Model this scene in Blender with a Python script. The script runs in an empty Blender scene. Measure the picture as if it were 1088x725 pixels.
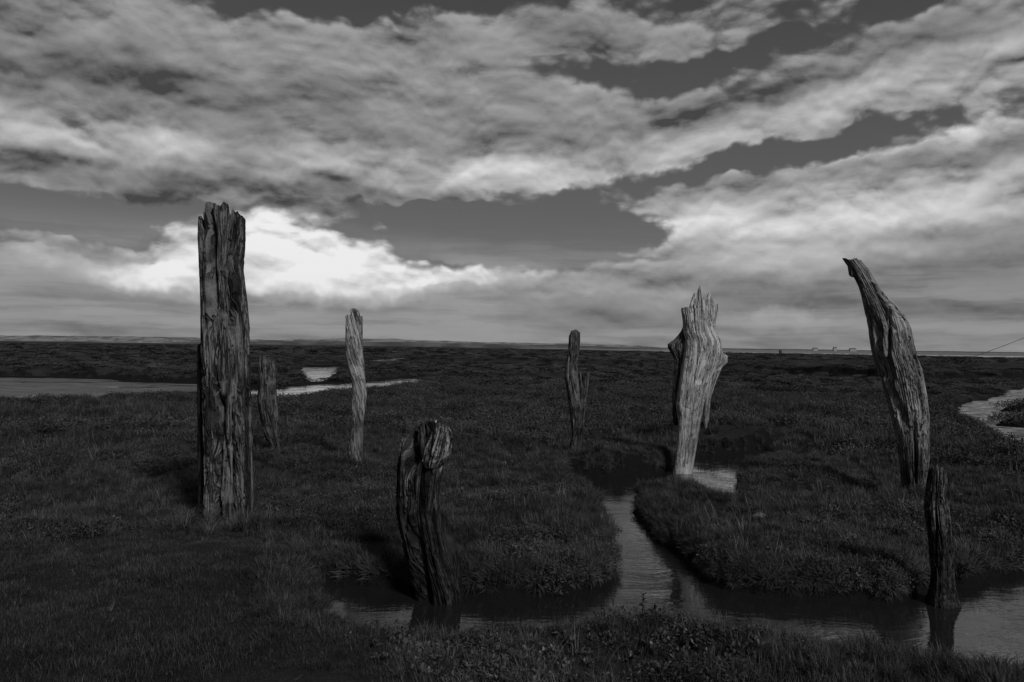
import bpy, math, random
import numpy as np
from mathutils import Vector, Matrix

random.seed(7)
RNG = np.random.default_rng(7)
SC = bpy.context.scene
COL = SC.collection
PI = math.pi
R = math.radians

# ------------------------------------------------------------------ camera
W0, H0, F0 = 1088.0, 725.0, 846.0
CAM = np.array([0.0, 0.0, 1.6])
PITCH = math.atan(5.1 / F0)
ROLL = R(0.785)
_fwd = np.array([0, math.cos(PITCH), math.sin(PITCH)])
_up0 = np.array([0, -math.sin(PITCH), math.cos(PITCH)])
_x = np.array([1.0, 0, 0])
_r = _x * math.cos(ROLL) + _up0 * math.sin(ROLL)
_u = -_x * math.sin(ROLL) + _up0 * math.cos(ROLL)
cam_d = bpy.data.cameras.new('camera')
cam_d.sensor_width = 36.0
cam_d.lens = 36.0 * F0 / W0
cam_d.clip_start = 0.05
cam_d.clip_end = 20000
cam = bpy.data.objects.new('camera', cam_d)
COL.objects.link(cam)
cam.matrix_world = Matrix(((_r[0], _u[0], -_fwd[0], CAM[0]),
                           (_r[1], _u[1], -_fwd[1], CAM[1]),
                           (_r[2], _u[2], -_fwd[2], CAM[2]),
                           (0, 0, 0, 1)))
SC.camera = cam

def ray(px, py):
    d = _fwd * F0 + _r * (px - W0 / 2) + _u * (H0 / 2 - py)
    return d / np.linalg.norm(d)
def on_level(px, py, z=0.0):                # survey point -> ground coordinates
    d = ray(px, py); k = (z - CAM[2]) / d[2]
    return CAM + d * k
def at_depth(px, py, Y):
    d = ray(px, py); return CAM + d * (Y / d[1])
def azel(px, py):
    d = ray(px, py)
    return math.degrees(math.atan2(d[0], d[1])), math.degrees(math.asin(d[2]))

# ------------------------------------------------------------------ sun, view
SUN_AZ, SUN_EL = 150.0, 38.0
sd = np.array([math.sin(R(SUN_AZ)) * math.cos(R(SUN_EL)), math.cos(R(SUN_AZ)) * math.cos(R(SUN_EL)), math.sin(R(SUN_EL))])
sun_l = bpy.data.lights.new('sun', 'SUN')
sun_l.energy = 1.9
sun_l.angle = R(10)
sun_l.color = (1, 1, 1)                     # the photograph is black and white
sun = bpy.data.objects.new('sun', sun_l)
COL.objects.link(sun)
sun.rotation_euler = Vector(sd).to_track_quat('Z', 'Y').to_euler()
vs = SC.view_settings
vs.view_transform = 'Standard'; vs.look = 'None'; vs.gamma = 1; vs.exposure = 0.0; vs.use_curve_mapping = False

# ------------------------------------------------------------------ world
def nn(nt, typ, **kw):
    n = nt.nodes.new(typ)
    for k, v in kw.items():
        setattr(n, k, v)
    return n
class G:
    """tiny node-graph helper"""
    def __init__(s, nt): s.nt = nt
    def link(s, a, b): s.nt.links.new(a, b)
    def put(s, sock, v):
        if isinstance(v, bpy.types.NodeSocket): s.link(v, sock)
        elif v is not None: sock.default_value = v
    def m(s, op, a, b=None, c=None, clamp=False):
        n = nn(s.nt, 'ShaderNodeMath', operation=op, use_clamp=clamp)
        for i, v in enumerate((a, b, c)):
            if v is not None: s.put(n.inputs[i], v)
        return n.outputs[0]
    def v(s, op, a, b=None, c=None):
        n = nn(s.nt, 'ShaderNodeVectorMath', operation=op)
        for i, q in enumerate((a, b, c)):
            if q is not None: s.put(n.inputs[i], q)
        return n.outputs[0]
    def scale(s, a, f):
        n = nn(s.nt, 'ShaderNodeVectorMath', operation='SCALE'); s.put(n.inputs[0], a); s.put(n.inputs[3], f); return n.outputs[0]
    def comb(s, x, y, z):
        n = nn(s.nt, 'ShaderNodeCombineXYZ')
        for i, q in enumerate((x, y, z)): s.put(n.inputs[i], q)
        return n.outputs[0]
    def sep(s, a):
        n = nn(s.nt, 'ShaderNodeSeparateXYZ'); s.put(n.inputs[0], a); return n.outputs
    def noise(s, vec, scale, detail=4, rough=.5, dist=0.0, lac=2.0, color=False, dim='3D'):
        n = nn(s.nt, 'ShaderNodeTexNoise', noise_dimensions=dim); s.put(n.inputs['Vector'], vec)
        n.inputs['Scale'].default_value = scale; n.inputs['Detail'].default_value = detail
        n.inputs['Roughness'].default_value = rough; n.inputs['Distortion'].default_value = dist
        n.inputs['Lacunarity'].default_value = lac
        return n.outputs[1] if color else n.outputs[0]
    def remap(s, v, a, b, c=0., d=1., typ='SMOOTHSTEP'):
        n = nn(s.nt, 'ShaderNodeMapRange', interpolation_type=typ); s.put(n.inputs[0], v)
        for i, q in enumerate((a, b, c, d)): s.put(n.inputs[i + 1], q)
        return n.outputs[0]
    def mix(s, f, a, b):
        n = nn(s.nt, 'ShaderNodeMix', data_type='FLOAT'); s.put(n.inputs[0], f); s.put(n.inputs[2], a); s.put(n.inputs[3], b)
        return n.outputs[0]

world = bpy.data.worlds.new('World'); SC.world = world; world.use_nodes = True
wt = world.node_tree; wt.nodes.clear(); g = G(wt)
sky = nn(wt, 'ShaderNodeTexSky', sky_type='NISHITA', sun_disc=False)
sky.sun_elevation = R(SUN_EL); sky.sun_rotation = R(SUN_AZ); sky.altitude = 0
bw = nn(wt, 'ShaderNodeRGBToBW'); g.link(sky.outputs[0], bw.inputs[0])
tc = nn(wt, 'ShaderNodeTexCoord')
D = g.v('NORMALIZE', tc.outputs['Generated'])
dx, dy, dz = g.sep(D)
az = g.m('MULTIPLY', g.m('ARCTAN2', dx, dy), 180 / PI)
el = g.m('MULTIPLY', g.m('ARCSINE', dz), 180 / PI)
# warped bearing / elevation in degrees
P0 = g.comb(az, el, 0.0)
wlo = g.v('SUBTRACT', g.noise(P0, .075, 1.5, .5, color=True, dim='2D'), (.5, .5, .5))
whi = g.v('SUBTRACT', g.noise(P0, .30, 3, .6, color=True, dim='2D'), (.5, .5, .5))
P = g.v('ADD', P0, g.v('MULTIPLY', wlo, (9.0, 3.0, 0.0)))
P = g.v('ADD', P, g.v('MULTIPLY', whi, (5.0, 1.7, 0.0)))
DEG = math.degrees(1 / F0)
SKYF = [  # x, y, rx, ry, rot, density, brightness   (survey of the cloud masses)
    (150, 85, 620, 165, 0, 2.0, .00), (400, 85, 260, 66, -6, .9, .03), (10, 122, 240, 40, 0, .3, .12),
    (350, 62, 190, 34, -6, .5, .06), (330, 178, 440, 22, 0, 1.4, .15), (70, 186, 330, 26, 0, .5, -.10),
    (230, 118, 330, 34, -4, .2, -.055), (60, 70, 220, 46, 0, .1, -.05),
    (575, 38, 290, 46, -3, 1.2, .02), (790, 10, 260, 36, 0, .9, -.05), (1010, 40, 220, 34, 5, 1.0, -.02), (720, 215, 260, 12, 0, .9, -.03), (1000, 235, 160, 30, 0, .5, .10),
    (670, 86, 200, 22, -3, -2.2, -.03), (850, 44, 210, 14, 10, -1.2, -.03), (350, 10, 190, 30, 0, -2.6, -.06),
    (500, 4, 220, 14, 0, -1.4, -.04), (800, 106, 200, 16, 10, -.9, -.12),
    (590, 122, 300, 40, 2, 1.5, .03), (900, 78, 320, 34, 9, 1.1, -.04),
    (780, 143, 460, 30, 9, 2.4, .17), (1040, 100, 280, 52, 8, 1.1, .08), (480, 176, 180, 20, 5, .6, .08),
    (780, 178, 330, 18, 4, -2.0, 0), (80, 234, 320, 30, 0, -3.0, 0), (570, 246, 240, 50, 0, -2.6, 0), (470, 205, 150, 9, 0, 1.0, .02),
    (1060, 150, 120, 22, 5, 1.4, .20), (970, 184, 290, 14, 3, 1.4, -.12),
    (950, 275, 320, 120, 0, 2.2, .02), (900, 212, 280, 34, 0, .6, .24), (790, 250, 150, 60, 0, 1.6, .14), (860, 270, 120, 50, 0, .4, .10),
    (1020, 300, 230, 66, 0, .3, -.09), (838, 329, 30, 10, 0, .5, .18), (850, 343, 60, 8, 0, .3, .10), (680, 287, 130, 26, 0, 1.3, .09),
    (320, 276, 290, 44, 0, 2.0, .50), (330, 300, 420, 18, 0, .6, .10), (270, 244, 60, 40, 0, 1.2, .22), (345, 252, 60, 24, 0, .6, .12), (198, 252, 40, 34, 0, 2.4, .16),
    (440, 288, 170, 15, 0, 1.0, .30), (395, 230, 110, 15, 0, 1.2, -.20), (160, 290, 210, 14, 0, 1.0, .12),
    (250, 332, 680, 52, 0, 1.9, .00), (60, 263, 180, 9, 0, 1.8, -.06), (10, 296, 180, 20, 0, .6, .0),
    (560, 355, 1300, 34, 0, 1.3, -.01), (560, 312, 220, 26, 0, .8, .03), (450, 214, 140, 7, 0, 2.2, .0),
    (700, 260, 90, 8, 0, 1.4, .0), (720, 196, 120, 9, 3, 1.8, -.03),
]
dens, brt = 0.0, 0.0
for (x, y, rx, ry, rot, aD, aB) in SKYF:
    a, e = azel(x, y)
    mp = nn(wt, 'ShaderNodeMapping', vector_type='TEXTURE')
    g.link(P, mp.inputs['Vector'])
    mp.inputs['Location'].default_value = (a, e, 0); mp.inputs['Rotation'].default_value = (0, 0, R(rot))
    mp.inputs['Scale'].default_value = (rx * DEG, ry * DEG, 1)
    gr = nn(wt, 'ShaderNodeTexGradient', gradient_type='QUADRATIC_SPHERE')
    g.link(mp.outputs[0], gr.inputs[0])
    s = g.m('SQRT', gr.outputs[1])
    s = g.m('MULTIPLY', s, g.m('SUBTRACT', 2.0, s))
    dens = g.m('MULTIPLY_ADD', s, aD, dens)
    if aB: brt = g.m('MULTIPLY_ADD', s, aB, brt)
pq0 = g.v('ADD', g.v('MULTIPLY', P0, (.080, .170, 1)), g.scale(wlo, .30))
pq1 = g.v('ADD', pq0, g.v('MULTIPLY', whi, (.10, .065, 0)))
def vor(vec, sc, det=2.0, rough=.6):
    n = nn(wt, 'ShaderNodeTexVoronoi', feature='F1', voronoi_dimensions='2D'); g.put(n.inputs['Vector'], vec)
    n.inputs['Scale'].default_value = sc; n.inputs['Detail'].default_value = det; n.inputs['Roughness'].default_value = rough
    return n.outputs['Distance']
def cloudnoise(off, det=5.5):
    pq = g.v('ADD', pq1, (0, off * .6, 0))
    n2 = g.noise(pq, 1.5, det, .62, dim='2D')
    v1 = g.m('SUBTRACT', 1.0, vor(pq, 2.6))
    return g.m('ADD', g.m('MULTIPLY', n2, .74), g.m('MULTIPLY', g.m('SUBTRACT', v1, .30), .34))
n_a = cloudnoise(0.0); n_b = cloudnoise(0.11, 5.0)
relief = g.m('SUBTRACT', n_a, n_b)
rel2 = g.m('SUBTRACT', g.noise(pq0, 1.5, 2, .5, dim='2D'), g.noise(g.v('ADD', pq0, (0, .2, 0)), 1.5, 2, .5, dim='2D'))
front = g.remap(dy, -.2, .5)
D0 = g.m('ADD', g.m('MULTIPLY', g.m('SUBTRACT', n_a, .5), 4.6), g.m('ADD', dens, g.mix(front, .9, .45)))
alpha = g.remap(D0, -.45, 1.15)
thick = g.remap(D0, .2, 2.8)
shade = g.m('ADD', g.m('MULTIPLY', relief, .50), g.m('MULTIPLY', rel2, .46))
shade = g.m('MULTIPLY', shade, g.m('ADD', 1.0, g.m('MULTIPLY', g.m('MAXIMUM', brt, 0.0), 4.0)))
lum = g.m('ADD', g.m('ADD', .250, brt), g.m('MULTIPLY', shade, g.m('SUBTRACT', 1.15, g.m('MULTIPLY', thick, .55))))
lum = g.m('SUBTRACT', lum, g.m('MULTIPLY', thick, .045))
lum = g.m('ADD', lum, g.m('MULTIPLY', g.m('SUBTRACT', g.noise(pq1, 6, 4, .7, dim='2D'), .5), .06))
lum = g.m('MINIMUM', g.m('MAXIMUM', lum, .06), .86)
# thin level stratus veil low over the horizon
veil = g.noise(g.v('ADD', g.v('MULTIPLY', P0, (.035, .40, 1)), g.scale(whi, .12)), 1.1, 5, .6, dim='2D')
vfac = g.m('MULTIPLY', g.remap(el, 9.5, 3.0), g.remap(veil, .30, .60, .45, .9))
vlum = g.m('ADD', g.remap(veil, .35, .65, .195, .315), g.m('MULTIPLY', brt, .35))
vfac = g.m('MULTIPLY', vfac, g.remap(brt, .22, .45, 1.0, .15))
lum = g.m('MULTIPLY', lum, g.mix(front, .36, 1.0))        # unseen sky behind the viewer dimmed to keep the ground dark
clear = g.m('MULTIPLY', bw.outputs[0], .105)
clear = g.m('ADD', g.m('MULTIPLY', clear, .10), g.remap(el, 26.0, 4.0, .030, .085, 'LINEAR'))
tot = g.m('MULTIPLY', g.mix(vfac, g.mix(alpha, clear, lum), vlum), 10.0)
bg = nn(wt, 'ShaderNodeBackground'); bg.inputs[1].default_value = 0.1
out = nn(wt, 'ShaderNodeOutputWorld'); g.link(tot, bg.inputs[0]); g.link(bg.outputs[0], out.inputs[0])
world.cycles.sampling_method = 'NONE'
SC.cycles.max_bounces = 5; SC.cycles.diffuse_bounces = 2; SC.cycles.glossy_bounces = 3

# ------------------------------------------------------------------ numpy noise
def _hash(ix, iy, iz, seed):
    h = (ix.astype(np.int64) * 374761393 + iy.astype(np.int64) * 668265263 + iz.astype(np.int64) * 2147483647 // 7 + seed * 974711) & 0xFFFFFFFF
    h = ((h ^ (h >> 13)) * 1274126177) & 0xFFFFFFFF
    h = ((h ^ (h >> 16)) * 2246822519) & 0xFFFFFFFF
    return ((h ^ (h >> 15)) & 0xFFFFFF) / float(0xFFFFFF)
def vnoise(x, y, z=0.0, seed=0):
    x, y, z = np.broadcast_arrays(np.asarray(x, float), np.asarray(y, float), np.asarray(z, float))
    xi, yi, zi = np.floor(x), np.floor(y), np.floor(z)
    fx, fy, fz = x - xi, y - yi, z - zi
    fx = fx * fx * (3 - 2 * fx); fy = fy * fy * (3 - 2 * fy); fz = fz * fz * (3 - 2 * fz)
    r = 0
    for a in (0, 1):
        for b in (0, 1):
            for c in (0, 1):
                r = r + _hash(xi + a, yi + b, zi + c, seed) * (fx if a else 1 - fx) * (fy if b else 1 - fy) * (fz if c else 1 - fz)
    return r * 2 - 1
def fbm(x, y, z=0.0, o=4, seed=0, gain=.5):
    s, a, t = 0, 1.0, 0
    for k in range(o):
        f = 2.03 ** k
        s = s + a * vnoise(np.asarray(x) * f + 17.3 * k, np.asarray(y) * f - 9.1 * k, np.asarray(z) * f + 3.7 * k, seed + k)
        t += a; a *= gain
    return s / t
def sstep(a, b, x):
    t = np.clip((x - a) / (b - a), 0, 1); return t * t * (3 - 2 * t)
def poly_sd(x, y, P):
    """signed distance, negative inside"""
    d2 = np.full(x.shape, 1e18); ins = np.zeros(x.shape, bool)
    n = len(P)
    for i in range(n):
        ax, ay = P[i]; bx, by = P[(i + 1) % n]
        ex, ey = bx - ax, by - ay
        wx, wy = x - ax, y - ay
        t = np.clip((wx * ex + wy * ey) / (ex * ex + ey * ey + 1e-12), 0, 1)
        d2 = np.minimum(d2, (wx - t * ex) ** 2 + (wy - t * ey) ** 2)
        c = ((ay <= y) != (by <= y))
        with np.errstate(divide='ignore', invalid='ignore'):
            ins ^= c & (x < ex * (y - ay) / (ey if ey != 0 else 1e-12) + ax)
    d = np.sqrt(d2)
    return np.where(ins, -d, d)
def line_d(x, y, L):
    d2 = np.full(x.shape, 1e18)
    for i in range(len(L) - 1):
        ax, ay = L[i]; bx, by = L[i + 1]
        ex, ey = bx - ax, by - ay
        t = np.clip(((x - ax) * ex + (y - ay) * ey) / (ex * ex + ey * ey + 1e-12), 0, 1)
        d2 = np.minimum(d2, (x - ax - t * ex) ** 2 + (y - ay - t * ey) ** 2)
    return np.sqrt(d2)

# ------------------------------------------------------------------ helpers
def tag(o, label=None, cat=None, group=None, kind=None):
    if label: o['label'] = label
    if cat: o['category'] = cat
    if group: o['group'] = group
    if kind: o['kind'] = kind
    return o
def mesh_np(name, V, F, mat=None, parent=None, smooth=True, attrs=None, loc=None):
    """V (n,3); F (m,4) or (m,3) int arrays"""
    me = bpy.data.meshes.new(name)
    V = np.asarray(V, np.float32); F = np.asarray(F, np.int32)
    me.vertices.add(len(V)); me.vertices.foreach_set('co', V.ravel())
    k = F.shape[1]
    me.loops.add(F.size); me.loops.foreach_set('vertex_index', F.ravel())
    me.polygons.add(len(F)); me.polygons.foreach_set('loop_start', np.arange(0, F.size, k, dtype=np.int32))
    me.polygons.foreach_set('loop_total', np.full(len(F), k, np.int32))
    me.polygons.foreach_set('use_smooth', np.full(len(F), smooth))
    for an, (typ, arr) in (attrs or {}).items():
        a = me.attributes.new(an, typ, 'POINT')
        a.data.foreach_set('vector' if typ == 'FLOAT_VECTOR' else 'value', np.asarray(arr, np.float32).ravel())
    me.update(); me.validate()
    if mat: me.materials.append(mat)
    o = bpy.data.objects.new(name, me)
    COL.objects.link(o)
    if parent: o.parent = parent
    if loc is not None: o.location = loc
    return o
def new_mat(name):
    m = bpy.data.materials.new(name); m.use_nodes = True
    nt = m.node_tree; nt.nodes.clear()
    b = nn(nt, 'ShaderNodeBsdfPrincipled'); o = nn(nt, 'ShaderNodeOutputMaterial')
    nt.links.new(b.outputs[0], o.inputs[0])
    return m, nt, b, G(nt)
def grey(gg, v): return gg.comb(v, v, v)

# ------------------------------------------------------------------ creeks (plan outlines in metres)
ZW = -0.17
def outline(L, lip=0.03):
    r = []
    for (x, y, f) in L:
        p = on_level(x, y, ZW if f else lip); r.append((p[0], p[1]))
    return r
MAIN = outline([
    (338, 620, 1), (400, 624, 1), (440, 628, 1), (500, 633, 1), (560, 633, 1), (610, 631, 1), (640, 626, 1), (654, 612, 1),
    (657, 595, 1), (649, 570, 1), (637, 549, 1), (634, 535, 1), (630, 522, 1), (606, 513, 1), (604, 506, 1), (640, 507, 1), (690, 505, 1),
    (716, 496, 1), (742, 484, 1), (775, 483, 1), (808, 480, 1), (838, 466, 1), (850, 464, 1), (842, 476, 1), (815, 490, 1), (790, 500, 1),
    (786, 510, 1), (783, 521, 0), (760, 515, 0), (737, 508, 0), (715, 504, 0), (692, 508, 0),
    (677, 521, 1), (673, 545, 1), (690, 565, 1), (712, 582, 1), (736, 602, 1), (744, 618, 1), (765, 628, 1),
    (800, 632, 1), (870, 636, 1), (950, 640, 1), (975, 637, 1), (990, 626, 1), (1014, 621, 1), (1026, 625, 1), (1048, 616, 1), (1088, 611, 1), (1150, 603, 1), (1300, 600, 1),
    (1300, 740, 0), (1160, 712, 0), (1088, 699, 0), (1030, 692, 0), (985, 686, 0), (940, 676, 0), (860, 671, 0), (800, 662, 0),
    (760, 650, 0), (720, 645, 0), (660, 646, 0), (600, 654, 0), (520, 658, 0), (440, 656, 0), (385, 650, 0), (350, 636, 0)], .03)
MUD_L = outline([(-240, 398, 1), (-60, 401, 1), (50, 402.4, 1), (110, 404, 1), (165, 408, 1), (205, 408.6, 1), (235, 411, 1), (262, 412.6, 1), (290, 411.4, 1),
                 (320, 410, 1), (345, 408.5, 1), (390, 405.5, 1), (437, 400.5, 1), (452, 400, 1),
                 (440, 404, 0), (395, 409.5, 0), (345, 413, 0), (318, 416, 0), (290, 418.5, 0), (262, 417, 0), (225, 414, 0), (185, 413, 0), (150, 415.5, 0),
                 (100, 419.5, 0), (0, 420.5, 0), (-60, 421, 0), (-240, 424, 0)], .10)
POOL = outline([(318, 389, 1), (340, 389.4, 1), (358, 389.2, 1), (362, 389, 1), (352, 395, 0), (340, 400, 0), (332, 400.5, 0), (325, 396, 0)], .10)
THIN = outline([(388, 383.6, 1), (400, 382.9, 1), (425, 380.6, 1), (450, 379.6, 1), (456, 380.6, 0), (430, 382.4, 0), (400, 385, 0), (388, 385.6, 0)], .0)
MUD_R = outline([(1020, 431, 1), (1045, 427, 1), (1066, 422, 1), (1075, 416, 1), (1105, 411, 1), (1200, 404, 1), (1300, 404, 1), (1300, 500, 0), (1150, 474, 0),
                 (1088, 457, 0), (1060, 447, 0), (1040, 439, 0), (1024, 433, 0)], .16)
def pts0(L): return [tuple(on_level(x, y, 0)[:2]) for x, y in L]
def polar(L): 
    A = sorted((math.degrees(math.atan2(p[0], p[1])), math.hypot(p[0], p[1])) for p in L)
    return np.array([q[0] for q in A]), np.array([q[1] for q in A])
RIDGES = [  # cut banks facing the viewer: foot line, height, scallop size, fall-off behind
    (polar(pts0([(425, 385), (480, 385.5), (540, 386), (620, 388), (705, 391)])), .50, 2.2, 16.0),
    (polar(pts0([(765, 393), (830, 395), (900, 399), (960, 402), (1090, 404), (1200, 405)])), .60, 2.2, 12.0),
    (polar(pts0([(740, 384), (860, 387), (960, 389), (1088, 392), (1200, 393)])), .45, 4.0, 25.0),
    (polar([MUD_L[k] for k in range(0, 7)]), .42, .5, 8.0),
    (polar(pts0([(262, 398), (300, 397), (322, 390), (352, 386), (366, 384)])), .45, 1.2, 8.0),
    (polar(pts0([(395, 401), (470, 400), (560, 402), (640, 404)])), .22, 1.6, 6.0),
    (polar(pts0([(800, 418), (880, 420), (960, 421), (1020, 424)])), .20, 1.2, 4.0)]
DITCH = [(pts0([(612, 470), (640, 466), (680, 466), (716, 468)]), .30, .22),
         (pts0([(858, 520), (885, 522), (905, 518)]), .25, .12),
         (pts0([(0, 470), (60, 478), (120, 472)]), .30, .10),
         (pts0([(900, 505), (935, 512), (1000, 512), (1088, 508)]), .35, .10),
         (pts0([(60, 556), (140, 548), (205, 540)]), .25, .07),
         (pts0([(420, 428), (520, 424), (600, 430)]), .9, .20),
         (pts0([(780, 440), (860, 446), (930, 442)]), .8, .18)]

def marsh_h(x, y):
    x = np.asarray(x, float); y = np.asarray(y, float)
    r = np.hypot(x, y); az_ = np.degrees(np.arctan2(x, y))
    h = .035 * fbm(x * .55, y * .55, o=3, seed=3) + .050 * fbm(x * 2.1, y * 2.1, o=3, seed=5) * sstep(40, 15, r)
    h = h + sstep(9, 40, r) * .09 * fbm(x * .13, y * .13, o=4, seed=8) + sstep(60, 200, r) * .18 * fbm(x * .03, y * .02, o=4, seed=9)
    h = h + .075 * (np.abs(fbm(x * .8, y * 1.0, o=3, seed=21)) * 2.2 - .55) * sstep(45, 16, r) * sstep(-.5, 1.0, y - 4.5)
    for L, wd, dp in DITCH:
        sel = (r < 60)
        d = np.full(x.shape, 99.0); d[sel] = line_d(x[sel], y[sel], L)
        d = d + .12 * fbm(x * 2.2, y * 2.2, o=3, seed=33)
        h = h - dp * np.exp(-(np.maximum(d, 0) / wd) ** 2)
    for k, ((ra, rl), hh, sc, fall) in enumerate(RIDGES):
        fade = sstep(ra[0] - .6, ra[0] + 1.0, az_) * (1 - sstep(ra[-1] - 1.0, ra[-1] + .6, az_))
        sgn = r - np.interp(az_, ra, rl) + sc * 1.1 * fbm(x * (.55 / sc), y * (.30 / sc), o=3, seed=60 + k)
        lump = .80 + .45 * fbm(x * (.8 / sc), y * (.5 / sc), o=3, seed=40 + k)
        up = sstep(0, .55, sgn) * np.exp(-np.maximum(sgn, 0) / fall)
        cut = np.exp(-((sgn + .6) / .9) ** 2) * .10
        h = h + fade * (hh * lump * up - cut)
    h = np.maximum(h, -.075 + .02 * np.sin(x * 3.1) * np.cos(y * 2.7))
    bkx, bky = on_level(803, 466, 0)[:2]
    h = h + .24 * np.exp(-(((x - bkx) / 1.5) ** 2 + ((y - bky) / .9) ** 2))
    bkx, bky = on_level(655, 488, 0)[:2]
    h = h + .14 * np.exp(-(((x - bkx) / 1.2) ** 2 + ((y - bky) / .8) ** 2))
    # marsh ends on the seaward side
    edge = np.interp(az_, [-180, -60, -2, 6, 14, 34, 60, 180], [900, 800, 620, 430, 330, 300, 300, 900])
    h = h - sstep(0, 25, r - edge) * 1.4
    for P_, wob, bk, dp in ((MAIN, .07, .050, .22), (MUD_L, .5, .45, .12), (POOL, .3, .5, .15), (THIN, .4, .4, .15), (MUD_R, .25, .30, .10)):
        Pa = np.array(P_)
        m = 3.0
        sel = (x > Pa[:, 0].min() - m) & (x < Pa[:, 0].max() + m) & (y > Pa[:, 1].min() - m) & (y < Pa[:, 1].max() + m)
        if not sel.any(): continue
        d = poly_sd(x[sel], y[sel], P_)
        fs = 3.2 if wob < .1 else .9
        d = d + wob * fbm(x[sel] * fs, y[sel] * fs, o=3, seed=12) - wob * .15
        if wob < .1: d = d + .035 * fbm(x[sel] * 11, y[sel] * 11, o=3, seed=14)
        up = 1 - np.exp(-np.maximum(d, 0) / bk)
        hs = h[sel]
        hin = ZW - dp * sstep(0, .5, -d)
        h[sel] = np.where(d > 0, ZW + (hs - ZW) * up, hin)
    return h

# ------------------------------------------------------------------ materials
def mat_ground():
    m, nt, b, q = new_mat('marsh_ground')
    geo = nn(nt, 'ShaderNodeNewGeometry'); p = geo.outputs['Position']
    z = q.sep(p)[2]
    n1 = q.noise(p, .35, 6, .6); n2 = q.noise(p, 9, 6, .7); n3 = q.noise(p, 60, 4, .7)
    v = q.m('ADD', q.m('MULTIPLY', q.remap(n1, .35, .65), .018), .022)
    v = q.m('ADD', v, q.m('MULTIPLY', q.remap(n2, .4, .75), .018))
    v = q.m('MULTIPLY', v, q.m('ADD', .6, q.m('MULTIPLY', n3, .8)))
    mud = q.remap(z, ZW + .14, ZW + .07)
    nzz = q.sep(geo.outputs['True Normal'])[2]
    mud = q.m('MAXIMUM', mud, q.remap(nzz, .90, .80))
    dist = q.m('LENGTH' if False else 'SQRT', q.m('ADD', q.m('POWER', q.sep(p)[0], 2.), q.m('POWER', q.sep(p)[1], 2.)))
    v = q.mix(mud, v, q.m('MULTIPLY', q.m('ADD', .004, q.m('MULTIPLY', n3, .018)), q.m('ADD', .4, n2)))
    q.put(b.inputs['Base Color'], grey(q, v))
    q.put(b.inputs['Roughness'], q.mix(mud, .95, .8))
    b.inputs['Specular IOR Level'].default_value = .12
    bp = nn(nt, 'ShaderNodeBump'); bp.inputs['Strength'].default_value = 1.0; bp.inputs['Distance'].default_value = .09
    q.link(q.m('ADD', q.m('MULTIPLY', n2, .6), q.m('MULTIPLY', n3, .4)), bp.inputs['Height'])
    q.link(bp.outputs[0], b.inputs['Normal'])
    return m
def mat_water():
    m, nt, b, q = new_mat('creek_water')
    geo = nn(nt, 'ShaderNodeNewGeometry'); p = geo.outputs['Position']
    q.put(b.inputs['Base Color'], (.015, .015, .015, 1))
    b.inputs['Roughness'].default_value = .02
    b.inputs['IOR'].default_value = 1.70
    pw = q.v('ADD', p, q.scale(q.v('SUBTRACT', q.noise(p, 1.3, 2, color=True), (.5, .5, .5)), .5))
    r1 = q.noise(q.v('MULTIPLY', pw, (2.6, 9.0, 1)), 2.2, 3, .55)
    r2 = q.noise(q.v('MULTIPLY', pw, (1.2, 3.0, 1)), 1.4, 2, .5)
    r3 = q.noise(q.v('MULTIPLY', pw, (1.0, 2.2, 1)), 14, 2, .5)
    patch = q.remap(q.noise(p, .8, 2), .38, .62, .35, 1.0)
    hgt = q.m('MULTIPLY', q.m('ADD', q.m('ADD', q.m('MULTIPLY', r1, .5), r2), q.m('MULTIPLY', r3, .12)), patch)
    bp = nn(nt, 'ShaderNodeBump'); bp.inputs['Strength'].default_value = .30; bp.inputs['Distance'].default_value = .022
    q.link(hgt, bp.inputs['Height']); q.link(bp.outputs[0], b.inputs['Normal'])
    return m
def mat_mud(name='wet_rippled_mud', lo=.06, hi=.18, st=2.2, fr=1.6):
    m, nt, b, q = new_mat(name)
    geo = nn(nt, 'ShaderNodeNewGeometry'); p = geo.outputs['Position']
    n = q.noise(q.v('MULTIPLY', p, (.5, st, 1)), fr, 5, .6)
    n2 = q.noise(p, 7, 4, .6)
    q.put(b.inputs['Base Color'], grey(q, q.m('ADD', lo, q.m('MULTIPLY', q.remap(n, .42, .58), hi - lo))))
    q.put(b.inputs['Roughness'], q.remap(n, .4, .6, .35, .7))
    bp = nn(nt, 'ShaderNodeBump'); bp.inputs['Strength'].default_value = 1.0; bp.inputs['Distance'].default_value = .12
    q.link(q.m('ADD', n, q.m('MULTIPLY', n2, .4)), bp.inputs['Height']); q.link(bp.outputs[0], b.inputs['Normal'])
    return m
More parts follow.
